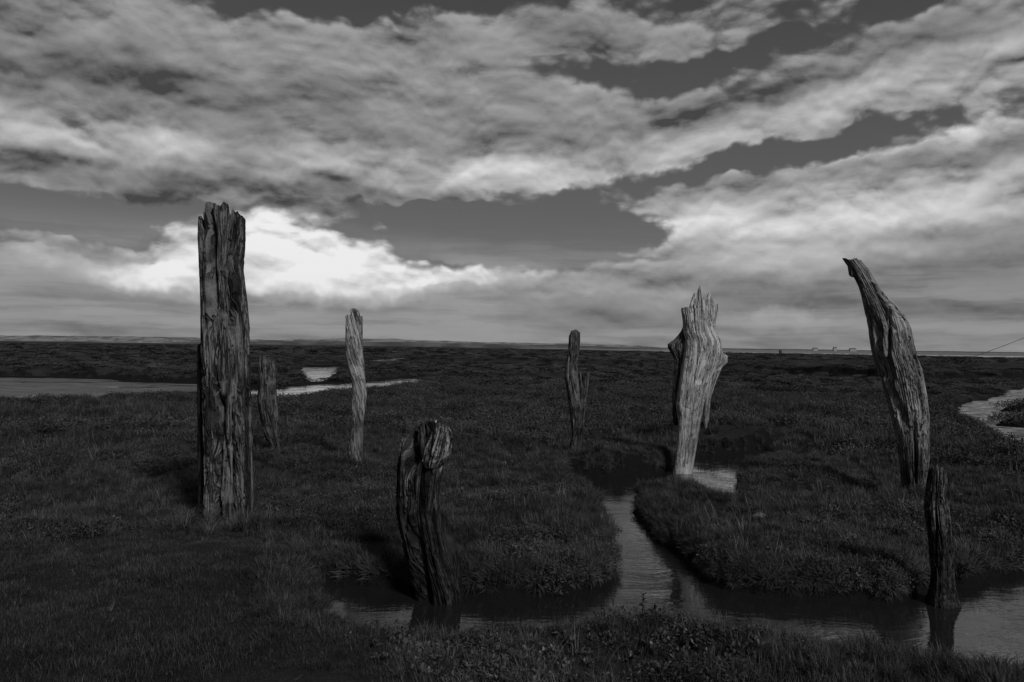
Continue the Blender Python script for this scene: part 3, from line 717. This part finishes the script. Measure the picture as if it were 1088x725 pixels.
# ------------------------------------------------------------------ vegetation prototypes (one clump each)
def blades(n, h0, h1, w, spread, lean, seed, seg=4, tone=(.6, 1.3), straw=.0, curl=1.0):
    rg = np.random.default_rng(seed); Vs, Fs, T = [], [], []
    for i in range(n):
        h = rg.uniform(h0, h1); a = rg.uniform(0, 2 * PI); rr_ = spread * math.sqrt(rg.uniform())
        bx, by = rr_ * math.cos(a), rr_ * math.sin(a)
        la = a + rg.normal(0, .9); ln = abs(rg.normal(lean, lean * .5)) * curl
        ww = w * rg.uniform(.6, 1.3); sx, sy = -math.sin(la), math.cos(la)
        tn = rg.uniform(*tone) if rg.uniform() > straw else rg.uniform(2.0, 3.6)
        b0 = len(Vs)
        px, pz, ang = 0.0, 0.0, rg.uniform(.0, .35)
        for k in range(seg + 1):
            t = k / seg; hw_ = ww * (1 - t ** 1.6) * .5 + (0.0002)
            for sgn in (-1, 1):
                Vs.append((bx + math.cos(la) * px + sx * hw_ * sgn, by + math.sin(la) * px + sy * hw_ * sgn, pz))
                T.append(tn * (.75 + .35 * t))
            px += math.sin(ang) * h / seg; pz += math.cos(ang) * h / seg; ang += ln * 1.6 / seg * (1 + t)
        for k in range(seg):
            q0 = b0 + 2 * k; Fs.append((q0, q0 + 1, q0 + 3, q0 + 2))
    return np.array(Vs), np.array(Fs), np.array(T)
def leaves(n, l0, l1, ar, spread, hgt, seed, up=.6, tone=(.6, 1.3), stems=0, rosette=False):
    rg = np.random.default_rng(seed); Vs, Fs, T = [], [], []
    for i in range(n):
        l = rg.uniform(l0, l1); a = rg.uniform(0, 2 * PI)
        if rosette:
            c = np.array([0, 0, 0.0]); e_ = rg.uniform(.45, 1.35)
        else:
            rr_ = spread * math.sqrt(rg.uniform()); top = hgt * (1 - .6 * (rr_ / spread) ** 2)
            c = np.array([rr_ * math.cos(a), rr_ * math.sin(a), top * rg.uniform(.05, 1) ** .7]); e_ = rg.normal(up, .5); a = a + rg.normal(0, 1.0)
        d = np.array([math.cos(a) * math.cos(e_), math.sin(a) * math.cos(e_), math.sin(e_)])
        s_ = np.cross(d, [0, 0, 1.0]); s_ /= np.linalg.norm(s_) + 1e-9
        ro = rg.normal(0, .5); nrm = np.cross(s_, d); s_ = s_ * math.cos(ro) + nrm * math.sin(ro)
        w_ = l * ar * .5; tn = rg.uniform(*tone); b0 = len(Vs)
        sag = np.array([0, 0, -.12 * l])
        for (t, wf) in ((0, .10), (.3, .75), (.62, 1.0), (.86, .65), (1.0, .05)):
            cc = c + d * l * t + sag * t * t
            Vs += [tuple(cc - s_ * w_ * wf + np.array([0, 0, w_ * wf * .3])), tuple(cc), tuple(cc + s_ * w_ * wf + np.array([0, 0, w_ * wf * .3]))]; T += [tn, tn * .85, tn]
        for k in range(4):
            q0 = b0 + 3 * k; Fs += [(q0, q0 + 1, q0 + 4, q0 + 3), (q0 + 1, q0 + 2, q0 + 5, q0 + 4)]
    return np.array(Vs), np.array(Fs), np.array(T)
def join(*parts):
    Vs, Fs, Ts, o_ = [], [], [], 0
    for v, f, t in parts:
        Vs.append(v); Fs.append(f + o_); Ts.append(t); o_ += len(v)
    return np.vstack(Vs), np.vstack(Fs), np.concatenate(Ts)
def proto_coll(name, datas, mat):
    c = bpy.data.collections.new(name)
    for k, (v, f, t) in enumerate(datas):
        ob = mesh_np(name + '_clump', v, f, mat, smooth=False, attrs={'tone': ('FLOAT', t)})
        COL.objects.unlink(ob); ob.name = '%s_%02d' % (name, k); c.objects.link(ob)
    return c
def scatter(name, coll, nproto, P_, rot, scl, label, cat):
    n = len(P_)
    me = bpy.data.meshes.new(name); me.vertices.add(n); me.vertices.foreach_set('co', np.asarray(P_, np.float32).ravel())
    a = me.attributes.new('rot', 'FLOAT_VECTOR', 'POINT'); a.data.foreach_set('vector', np.asarray(rot, np.float32).ravel())
    a = me.attributes.new('scl', 'FLOAT_VECTOR', 'POINT'); a.data.foreach_set('vector', np.asarray(scl, np.float32).ravel())
    a = me.attributes.new('idx', 'INT', 'POINT'); a.data.foreach_set('value', RNG.integers(0, nproto, n).astype(np.int32))
    ob = bpy.data.objects.new(name, me); COL.objects.link(ob)
    ng = bpy.data.node_groups.new(name + '_scatter', 'GeometryNodeTree')
    ng.interface.new_socket('Geometry', in_out='INPUT', socket_type='NodeSocketGeometry')
    ng.interface.new_socket('Geometry', in_out='OUTPUT', socket_type='NodeSocketGeometry')
    gi = ng.nodes.new('NodeGroupInput'); go = ng.nodes.new('NodeGroupOutput')
    ci = ng.nodes.new('GeometryNodeCollectionInfo'); ci.inputs[0].default_value = coll
    ci.inputs['Separate Children'].default_value = True; ci.inputs['Reset Children'].default_value = True
    ip = ng.nodes.new('GeometryNodeInstanceOnPoints'); ip.inputs['Pick Instance'].default_value = True
    def na_(nm, typ):
        x = ng.nodes.new('GeometryNodeInputNamedAttribute'); x.data_type = typ; x.inputs[0].default_value = nm
        return [s for s in x.outputs if s.enabled and s.name == 'Attribute'][0]
    er = ng.nodes.new('FunctionNodeEulerToRotation')
    ng.links.new(na_('rot', 'FLOAT_VECTOR'), er.inputs[0])
    ng.links.new(gi.outputs[0], ip.inputs['Points']); ng.links.new(ci.outputs[0], ip.inputs['Instance'])
    ng.links.new(na_('idx', 'INT'), ip.inputs['Instance Index']); ng.links.new(er.outputs[0], ip.inputs['Rotation'])
    ng.links.new(na_('scl', 'FLOAT_VECTOR'), ip.inputs['Scale']); ng.links.new(ip.outputs[0], go.inputs[0])
    md = ob.modifiers.new('scatter', 'NODES'); md.node_group = ng
    tag(ob, label, cat, kind='stuff')
    return ob

def polar_pts(r0, r1, dens, a0=-41, a1=41):
    A = math.radians(a1 - a0) * (r1 * r1 - r0 * r0) / 2
    n = int(A * dens)
    r = np.sqrt(RNG.uniform(r0 * r0, r1 * r1, n)); a = np.radians(RNG.uniform(a0, a1, n))
    return r * np.sin(a), r * np.cos(a)
TURF = [tuple(on_level(x, y, 0)[:2]) for x, y in [(-500, 640), (-200, 612), (0, 590), (100, 572), (205, 556), (262, 566), (300, 590), (330, 625), (372, 665), (420, 725), (440, 900), (-900, 900)]]
LEAFY = [tuple(on_level(x, y, 0)[:2]) for x, y in [(360, 650), (420, 650), (500, 654), (600, 650), (700, 640), (790, 658), (800, 690), (740, 716), (600, 722), (470, 716), (400, 690)]]
def slope_dir(x, y):
    e_ = .05
    return (marsh_h(x + e_, y) - marsh_h(x - e_, y)) / (2 * e_), (marsh_h(x, y + e_) - marsh_h(x, y - e_)) / (2 * e_)
BARE1 = [tuple(on_level(a, b, ZW)[:2]) for a, b in [(745, 481), (775, 480), (806, 477), (838, 463)]]
BARE2 = [tuple(on_level(a, b, ZW)[:2]) for a, b in [(606, 505), (640, 504), (690, 502)]]
def mk(xs, ys, smin, smax, zmin=ZW + .06, tilt=.15, droop=0.0, sink=.01, flatf=None, mask=None):
    h = marsh_h(xs, ys); keep = h > zmin
    if mask is not None: keep &= mask
    keep &= ~(line_d(xs, ys, BARE1) < .24 + .35 * fbm(xs * 3, ys * 3, o=2, seed=7)) & ~(line_d(xs, ys, BARE2) < .16 + .3 * fbm(xs * 3, ys * 3, o=2, seed=9))
    gx0, gy0 = slope_dir(xs, ys); keep &= ~((np.hypot(gx0, gy0) > .42) & (np.hypot(xs, ys) > 16))
    xs, ys, h = xs[keep], ys[keep], h[keep]
    n = len(xs)
    rot = np.column_stack([RNG.normal(0, tilt, n), RNG.normal(0, tilt, n), RNG.uniform(0, 2 * PI, n)])
    if droop:
        gx, gy = slope_dir(xs, ys)
        st = np.hypot(gx, gy); ang = np.clip(np.arctan(st) * droop, 0, 1.35)
        # tilt the clump outward, down the slope
        rot[:, 0] = np.where(st > .3, -gy / (st + 1e-6) * -ang * -1, rot[:, 0]); rot[:, 1] = np.where(st > .3, -gx / (st + 1e-6) * ang, rot[:, 1])
        rot[:, 0] = np.where(st > .3, gy / (st + 1e-6) * ang, rot[:, 0])
        rot[:, 2] = np.where(st > .3, RNG.uniform(-.4, .4, n), rot[:, 2])
    s = RNG.uniform(smin, smax, n)
    return np.column_stack([xs, ys, h - sink]), rot, np.column_stack([s, s, s * RNG.uniform(.8, 1.15, n)]), (xs, ys, h)
def cat_(*L):
    return [np.vstack([l[k] for l in L]) for k in range(3)]

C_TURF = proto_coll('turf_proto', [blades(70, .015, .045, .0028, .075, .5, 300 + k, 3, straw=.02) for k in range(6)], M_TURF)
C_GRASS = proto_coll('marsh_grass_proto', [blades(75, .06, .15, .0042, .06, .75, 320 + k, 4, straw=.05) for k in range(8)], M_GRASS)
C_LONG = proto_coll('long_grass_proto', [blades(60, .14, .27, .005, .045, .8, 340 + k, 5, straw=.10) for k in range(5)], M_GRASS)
C_HEATH = proto_coll('purslane_proto', [join(leaves(170, .014, .030, .42, .11, .10, 360 + k, .5), blades(16, .06, .13, .003, .09, .4, 380 + k, 3, straw=.15)) for k in range(8)], M_HEATH)
C_ASTER = proto_coll('aster_proto', [leaves(RNG.integers(8, 15), .022, .050, .30, 0, 0, 400 + k, rosette=True, tone=(.3, 1.4)) for k in range(7)], M_ASTER)

# short turf near and left
x, y = polar_pts(3.0, 9.5, 330)
inT = poly_sd(x, y, TURF) + .25 * fbm(x * 2, y * 2, o=3, seed=90)
a = mk(x, y, .8, 1.5, mask=(inT < .1))
bare = fbm(a[3][0] * 1.3, a[3][1] * 2.6, o=3, seed=95)
k = bare > -.50
a = [a[0][k], a[1][k], a[2][k] * (.85 + .6 * fbm(a[0][k][:, 0] * 1.7, a[0][k][:, 1] * 1.7, o=3, seed=131))[:, None]]
x, y = polar_pts(3.0, 9.0, 110)
b_ = mk(x, y, .9, 1.6, mask=(poly_sd(x, y, TURF) > 0))
A = cat_(a, b_[:3])
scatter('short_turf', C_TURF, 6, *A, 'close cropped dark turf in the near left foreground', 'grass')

# marsh grass: near, banks, mid
x, y = polar_pts(3.2, 13, 95)
tall = .55 + .45 * fbm(x * .9, y * .9, o=3, seed=97)
g1 = mk(x, y, .5, 1.05, droop=1.1, mask=(poly_sd(x, y, TURF) > .05) & (poly_sd(x, y, LEAFY) > -.1))
x, y = polar_pts(4.0, 17, 230)
dm = poly_sd(x, y, MAIN)
g2 = mk(x, y, .5, .95, droop=1.25, zmin=ZW + .075, mask=(dm < .42) & (dm > 0))
x, y = polar_pts(13, 30, 26)
g3 = mk(x, y, 1.0, 1.8, mask=fbm(x * .25, y * .4, o=3, seed=98) > -.6)
x, y = polar_pts(3.0, 6.0, 60, 15, 41)
g4 = mk(x, y, .35, .7, mask=(poly_sd(x, y, LEAFY) > 0))
A = cat_(g1[:3], g2[:3], g3[:3], g4[:3])
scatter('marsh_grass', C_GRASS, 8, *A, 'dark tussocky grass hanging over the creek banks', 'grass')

# long grass tussocks and sprays round the post feet
x, y = polar_pts(5.2, 16, 3.2)
n0 = fbm(x * .8, y * .8, o=3, seed=99)
l1 = mk(x, y, .6, 1.0, droop=1.0, mask=(n0 > .05) & (poly_sd(x, y, TURF) > .3))
xs, ys = [], []
for (px, py, z, rad, n) in ((243, 558, 0, .32, 26), (290, 484, 0, .25, 10), (378, 492, 0, .28, 12), (612, 490, 0, .3, 12), (972, 528, 0, .4, 24), (700, 506, 0, .4, 10), (800, 520, 0, .7, 26), (860, 520, 0, .7, 20), (930, 520, 0, .6, 16),
                            (1035, 590, 0, .3, 10), (640, 540, 0, .3, 8), (205, 560, 0, .2, 6)):
    c = on_level(px, py, z)
    a_ = RNG.uniform(0, 2 * PI, n); r_ = rad * RNG.uniform(.5, 1.2, n)
    xs += list(c[0] + r_ * np.cos(a_)); ys += list(c[1] + r_ * np.sin(a_))
l2 = mk(np.array(xs), np.array(ys), .6, 1.15)
A = cat_(l1[:3], l2[:3])
scatter('long_grass', C_LONG, 5, *A, 'longer arching grass tussocks on the banks and round the feet of the posts', 'grass')

C_DEAD = proto_coll('dead_stem_proto', [blades(9, .10, .24, .0035, .07, .35, 500 + k, 4, tone=(.6, 1.4)) for k in range(5)], mat_leaf('dead_stems', .07, .16))
x, y = polar_pts(3.6, 26, 7)
d1_ = mk(x, y, .6, 1.15, tilt=.3, mask=(fbm(x * .6, y * .6, o=3, seed=120) > .08) & (poly_sd(x, y, TURF) > .1))
x, y = polar_pts(3.2, 8, 5)
d2_ = mk(x, y, .25, .5, tilt=.6, mask=(poly_sd(x, y, TURF) < .1))
A = cat_(d1_[:3], d2_[:3])
scatter('dead_stems', C_DEAD, 5, *A, 'pale dead grass stems scattered through the living marsh plants', 'dead grass')

# low shrubby purslane, near band to far marsh
x, y = polar_pts(3.4, 14, 46)
n0 = fbm(x * .55, y * .8, o=4, seed=101)
h1_ = mk(x, y, .6, 1.25, mask=((n0 > -.02) | (poly_sd(x, y, LEAFY) < 0)) & (poly_sd(x, y, TURF) > .1))
x, y = polar_pts(13, 32, 15)
h2_ = mk(x, y, 1.3, 2.2, mask=fbm(x * .3, y * .5, o=3, seed=102) > -.2)
x, y = polar_pts(30, 90, 2.6, -38, 38)
h3_ = mk(x, y, 2.6, 5.0)
h3_[2][:, 2] *= .30
x, y = polar_pts(90, 320, .16, -36, 36)
h4_ = mk(x, y, 6, 12); h4_[2][:, 2] *= .12
A = cat_(h1_[:3], h2_[:3], h3_[:3], h4_[:3])
scatter('sea_purslane', C_HEATH, 8, *A, 'low dark shrubby ground cover spreading over the marsh to the horizon', 'ground cover')

# broad leaved plants in the nearest band
x, y = polar_pts(3.4, 5.4, 120, -24, 24)
d = poly_sd(x, y, LEAFY)
a1_ = mk(x, y, .7, 1.35, tilt=.3, mask=(d < .12) & (fbm(x * 2.5, y * 2.5, o=2, seed=103) > -.25))
x, y = polar_pts(4.5, 12, 2.6)
a2_ = mk(x, y, .8, 1.6, tilt=.3, mask=(poly_sd(x, y, TURF) > .1) & (fbm(x, y, o=2, seed=104) > .1))
A = cat_(a1_[:3], a2_[:3])
A[0][:, 2] += .03
scatter('broad_leaved_plants', C_ASTER, 7, *A, 'pale broad leaved seedlings among the grass along the near creek bank', 'ground cover')

# ------------------------------------------------------------------ single tall plants on the near bank
def tall_plant(px, py, hgt, seed, label):
    rg = np.random.default_rng(seed)
    c = on_level(px, py, 0.0); c[2] = marsh_h(np.array([c[0]]), np.array([c[1]]))[0] - .01
    e = bpy.data.objects.new('leafy_plant', None); COL.objects.link(e); e.location = c; e.empty_display_size = .05
    tag(e, label, 'plant', 'upright leafy plants on the near bank')
    n = 9; Vs, Fs = [], []
    bend = rg.uniform(-.15, .15); k_ = 6
    def cen(t): return np.array([bend * t * t * hgt, .3 * bend * t * hgt, t * hgt])
    for i in range(n):
        t = i / (n - 1); cc = cen(t); r_ = .0022 * (1 - .5 * t)
        for j in range(k_): Vs.append(cc + r_ * np.array([math.cos(j * 2 * PI / k_), math.sin(j * 2 * PI / k_), 0]))
    for i in range(n - 1):
        for j in range(k_): Fs.append((i * k_ + j, i * k_ + (j + 1) % k_, (i + 1) * k_ + (j + 1) % k_, (i + 1) * k_ + j))
    mesh_np('stem', Vs, Fs, M_HEATH, e, attrs={'tone': ('FLOAT', np.full(len(Vs), .3))})
    parts = []
    for i in range(15):
        t = .25 + .75 * i / 14
        v, f, tn = leaves(3, .014, .028, .55, .001, .001, seed * 31 + i, .6, tone=(.2, .6))
        parts.append((v + cen(t), f, tn))
    v, f, tn = join(*parts)
    mesh_np('foliage', v, f, M_HEATH, e, smooth=False, attrs={'tone': ('FLOAT', tn)})
tall_plant(683, 655, .20, 1, 'tall thin plant with a leafy head against the bright channel water')
tall_plant(697, 652, .15, 2, 'bushier dark plant just right of the tallest one against the channel water')
tall_plant(403, 662, .12, 3, 'upright plant in front of the left end of the creek')
tall_plant(424, 664, .13, 4, 'upright plant just left of the foot of the rotten stump')
tall_plant(532, 664, .11, 5, 'small plant standing alone before the middle of the near creek')
tall_plant(940, 690, .12, 6, 'small plant on the near bank before the dark water left of the stake')

# ------------------------------------------------------------------ pale stones
def stone(px, py, rad, seed, label, zf=.6):
    m, nt, b, q = new_mat('pale_lichened_stone')
    tcn = nn(nt, 'ShaderNodeTexCoord'); nz = q.noise(tcn.outputs['Object'], 30, 6, .7)
    q.put(b.inputs['Base Color'], grey(q, q.remap(nz, .35, .65, .05, .30))); b.inputs['Roughness'].default_value = .9
    bp = nn(nt, 'ShaderNodeBump'); bp.inputs['Distance'].default_value = .02; q.link(nz, bp.inputs['Height']); q.link(bp.outputs[0], b.inputs['Normal'])
    c = on_level(px, py, 0.0); c[2] = marsh_h(np.array([c[0]]), np.array([c[1]]))[0] + rad * .25
    n, k_ = 26, 36; Vs, Fs = [], []
    for i in range(n + 1):
        ph = PI * i / n
        for j in range(k_):
            t = 2 * PI * j / k_; d = np.array([math.sin(ph) * math.cos(t), math.sin(ph) * math.sin(t), math.cos(ph)])
            rr_ = rad * (1 + .30 * float(fbm(d[0] * 1.6 + seed, d[1] * 1.6, d[2] * 1.6, o=3, seed=seed)) + .05 * float(fbm(d[0] * 7, d[1] * 7, d[2] * 7, o=2, seed=seed)))
            Vs.append(d * rr_ * np.array([1.15, .9, zf]))
    for i in range(n):
        for j in range(k_): Fs.append((i * k_ + j, (i + 1) * k_ + j, (i + 1) * k_ + (j + 1) % k_, i * k_ + (j + 1) % k_))
    tag(mesh_np('stone', Vs, Fs, m, loc=c), label, 'stone')
stone(807, 546, .065, 5, 'pale rounded stone half sunk in grass on the bank right of the upper pool')
stone(709, 478, .055, 9, 'small pale stone on the grass just left of the broad pale post', .8)

# ------------------------------------------------------------------ far things
def mat_plain(name, lo, hi, sc=1.0, stretch=(1, 1, 1)):
    m, nt, b, q = new_mat(name)
    geo = nn(nt, 'ShaderNodeNewGeometry')
    nz = q.noise(q.v('MULTIPLY', geo.outputs['Position'], stretch), sc, 5, .65)
    q.put(b.inputs['Base Color'], grey(q, q.remap(nz, .4, .6, lo, hi))); b.inputs['Roughness'].default_value = .95
    return m
def dune(name, pts, Y, dep, mat, seed, lumps=1.0):
    """range of dunes: (px, py of crest) at distance Y, depth dep"""
    a0 = [at_depth(px, py, Y) for px, py in pts]
    xs = np.linspace(a0[0][0], a0[-1][0], 900); hz = np.interp(xs, [p[0] for p in a0], [p[2] for p in a0])
    n = 14; Vs = []
    for j in range(n):
        t = j / (n - 1) * 2 - 1
        prof = (1 - t * t)
        nz = fbm(xs / 14, t * 1.5, o=5, seed=seed, gain=.6)
        z = ZW - .3 + (hz - ZW) * prof * (1 + .16 * lumps * nz) + .0
        Vs.append(np.column_stack([xs, np.full(len(xs), Y + t * dep) + 8 * fbm(xs / 60, t, o=2, seed=seed + 1), z]))
    Vs = np.vstack(Vs); m_ = len(xs)
    i, j = np.meshgrid(np.arange(n - 1), np.arange(m_ - 1), indexing='ij'); a_ = (i * m_ + j).ravel()
    return tag(mesh_np(name, Vs, np.column_stack([a_, a_ + 1, a_ + m_ + 1, a_ + m_]), mat), kind='structure')
M_SAND = mat_plain('dune_sand_and_scrub', .10, .26, .05, (1, .4, 6))
M_SCRUB = mat_plain('far_scrub', .06, .13, .03)
dune('dunes', [(-300, 352), (-60, 356.5), (0, 356.3), (60, 356.8), (130, 357.3), (200, 358.4), (250, 360), (300, 361.2), (370, 359.8), (420, 359.8), (450, 361.5), (520, 363.5), (600, 364.8), (660, 366), (700, 368.8)], 1050, 40, M_SAND, 5)
dune('dune_foot', [(-300, 357), (0, 361.4), (100, 362.5), (160, 364.2), (260, 362.8), (330, 362.5), (420, 363), (520, 365), (610, 367), (700, 369.5)], 820, 30, M_SCRUB, 8, .7)
def sector(name, r0, r1, a0, a1, z, mat, n=120, k=6):
    A_ = np.radians(np.linspace(a0, a1, n)); R_ = np.geomspace(r0, r1, k); Vv = []
    for i, r_ in enumerate(R_):
        rr_ = r_ * (1 + (.03 * fbm(A_ * 40, 0, 0, o=3, seed=55) if i == 0 else 0))
        Vv.append(np.column_stack([rr_ * np.sin(A_), rr_ * np.cos(A_), np.full(n, z - (.5 if i in (0, k - 1) else 0))]))
    i, j = np.meshgrid(np.arange(k - 1), np.arange(n - 1), indexing='ij'); a_ = (i * n + j).ravel()
    return tag(mesh_np(name, np.vstack(Vv), np.column_stack([a_, a_ + 1, a_ + n + 1, a_ + n]), mat), kind='structure')
sector('sand_flat', 330, 2500, 0, 60, ZW + .06, mat_plain('wet_sand_flat', .13, .24, .004, (1, 6, 1)))
dune('far_shore', [(690, 369.2), (760, 370.0), (850, 371.1), (930, 372.3), (1000, 373.1), (1088, 374.3), (1300, 377.2)], 2600, 80, M_SCRUB, 12, .8)
# distant houses on the far shore: a scatter of small pale gabled blocks
M_WALLF = mat_plain('far_white_wall', .28, .38, .5)
M_ROOFF = mat_plain('far_dark_roof', .08, .12, .5)
def house(px, Y, w, h, d, label):
    c = at_depth(px, 373, Y); c[2] = -.3
    e = bpy.data.objects.new('house', None); COL.objects.link(e); e.location = c; tag(e, label, 'house', 'far houses along the shore')
    x0, y0 = w / 2, d / 2
    mesh_np('wall', [(-x0, -y0, 0), (x0, -y0, 0), (x0, y0, 0), (-x0, y0, 0), (-x0, -y0, h), (x0, -y0, h), (x0, y0, h), (-x0, y0, h)],
            [(0, 1, 5, 4), (1, 2, 6, 5), (2, 3, 7, 6), (3, 0, 4, 7), (4, 5, 6, 7)], M_WALLF, e, smooth=False)
    x1, y1 = x0 + .4, y0 + .4
    mesh_np('roof', [(-x1, -y1, h + .01), (x1, -y1, h + .01), (x1, y1, h + .01), (-x1, y1, h + .01), (-x0 * .9, 0, h + d * .35), (x0 * .9, 0, h + d * .35)],
            [(0, 1, 5, 4), (2, 3, 4, 5), (1, 2, 5, 5), (3, 0, 4, 4)], M_ROOFF, e, smooth=False) if False else \
    mesh_np('roof', [(-x1, -y1, h + .01), (x1, -y1, h + .01), (x1, y1, h + .01), (-x1, y1, h + .01), (-x0 * .9, 0, h + d * .35), (x0 * .9, 0, h + d * .35)],
            [(0, 1, 5), (0, 5, 4), (2, 3, 4), (2, 4, 5), (1, 2, 5), (3, 0, 4), (0, 2, 1), (0, 3, 2)], M_ROOFF, e, smooth=False)
house(866, 2450, 14, 6, 8, 'tiny white building on the far shore, leftmost of three left of the horn post')
house(887, 2450, 10, 9, 8, 'tiny white building on the far shore, middle of three left of the horn post')
house(906, 2450, 20, 6, 9, 'tiny long white building on the far shore, nearest the horn post')
# distant marker hut at the marsh edge
Yh = 290.0
c = at_depth(829, 375.5, Yh); c[2] = float(marsh_h(np.array([c[0]]), np.array([c[1]]))[0]) - .1
M_HUT = mat_plain('dark_tarred_timber', .03, .05, 2)
e = bpy.data.objects.new('marker_hut', None); COL.objects.link(e); e.location = c
tag(e, 'tiny dark marker hut on the marsh edge at the horizon', 'hut')
def boxm(name, w, d, h, z0, mat, par, x=0):
    x0, y0 = w / 2, d / 2
    return mesh_np(name, [(x - x0, -y0, z0), (x + x0, -y0, z0), (x + x0, y0, z0), (x - x0, y0, z0), (x - x0, -y0, z0 + h), (x + x0, -y0, z0 + h), (x + x0, y0, z0 + h), (x - x0, y0, z0 + h)],
            [(0, 1, 5, 4), (1, 2, 6, 5), (2, 3, 7, 6), (3, 0, 4, 7), (4, 5, 6, 7), (3, 2, 1, 0)], mat, par, smooth=False)
boxm('wall', .8, .8, 1.3, 0, M_HUT, e)
mesh_np('roof', [(-.5, -.5, 1.32), (.5, -.5, 1.32), (.5, .5, 1.32), (-.5, .5, 1.32), (0, 0, 1.7)], [(0, 1, 4), (1, 2, 4), (2, 3, 4), (3, 0, 4), (0, 2, 1), (0, 3, 2)], M_HUT, e, smooth=False)

def rod(name, p0, p1, r0, r1, mat, n=8, wob=0.0, seg=24, seed=0):
    p0, p1 = np.array(p0, float), np.array(p1, float); d = p1 - p0; L_ = np.linalg.norm(d); d /= L_
    a_ = np.cross(d, [0, 1, .1]); a_ /= np.linalg.norm(a_); b2 = np.cross(d, a_); Vs, Fs = [], []
    for i in range(seg + 1):
        t = i / seg; c_ = p0 + d * L_ * t + a_ * wob * math.sin(t * PI) * L_
        rr_ = (r0 + (r1 - r0) * t) * (1 + .1 * math.sin(i * 5.1 + seed))
        for j in range(n): Vs.append(c_ - p0 + rr_ * (a_ * math.cos(j * 2 * PI / n) + b2 * math.sin(j * 2 * PI / n)))
    for i in range(seg):
        for j in range(n): Fs.append((i * n + j, i * n + (j + 1) % n, (i + 1) * n + (j + 1) % n, (i + 1) * n + j))
    return mesh_np(name, Vs, Fs, mat, loc=p0)
M_ROD = mat_plain('dark_weathered_pole', .05, .08, 8)
pa = at_depth(1032, 380, 52); pb = at_depth(1120, 345.5, 52)
tag(rod('leaning_pole', pa, pb, .020, .013, M_ROD, wob=-.012), 'long thin pole leaning low over the marsh at the right edge of the view', 'pole')
pa = at_depth(308.5, 376.5, 120); pb = at_depth(310.5, 368.5, 120)
tag(rod('marker_stake', pa, pb, .12, .05, M_ROD), 'tiny dark stake far off, seen between the small dark post and the twisted one', 'stake')
# dark hummocks in the right hand mudbank
M_HUM = M_HEATH
def hummock(px, py, rx, ry, h, seed, label):
    c = on_level(px, py, ZW); n, k_ = 12, 40; Vs, Fs, T = [], [], []
    for i in range(n + 1):
        f = 1 - i / n
        for j in range(k_):
            t = 2 * PI * j / k_; w_ = 1 + .22 * float(fbm(math.cos(t) * 1.5 + seed, math.sin(t) * 1.5, f, o=3, seed=seed))
            Vs.append((rx * f * w_ * math.cos(t), ry * f * w_ * math.sin(t), -.1 + (h + .1) * (1 - f ** 3) * (1 + .2 * float(fbm(math.cos(t) * 3 * f, math.sin(t) * 3 * f, 0, o=3, seed=seed))))); T.append(.5)
    for i in range(n):
        for j in range(k_): Fs.append((i * k_ + j, i * k_ + (j + 1) % k_, (i + 1) * k_ + (j + 1) % k_, (i + 1) * k_ + j))
    e = bpy.data.objects.new('grassy_hummock', None); COL.objects.link(e); e.location = c; tag(e, label, 'hummock')
    mesh_np('mound', Vs, Fs, M_GROUND, e)
    parts = []
    for q_ in range(34):
        a_ = RNG.uniform(0, 2 * PI); r_ = math.sqrt(RNG.uniform()) * .92
        v, f, tn = leaves(60, .05, .09, .3, .35, .22, seed * 77 + q_, .7)
        parts.append((v + np.array([rx * r_ * math.cos(a_), ry * r_ * math.sin(a_), h * (1 - r_ ** 3) - .03]), f, tn))
    v, f, tn = join(*parts)
    mesh_np('foliage', v, f, M_HEATH, e, smooth=False, attrs={'tone': ('FLOAT', tn)})
hummock(1094, 438, .85, .9, .22, 3, 'dark grassy hummock at the far side of the bright mudbank, cut by the right edge')
hummock(1088, 453, .65, .6, .20, 4, 'dark grassy hummock at the near side of the bright mudbank, cut by the right edge')
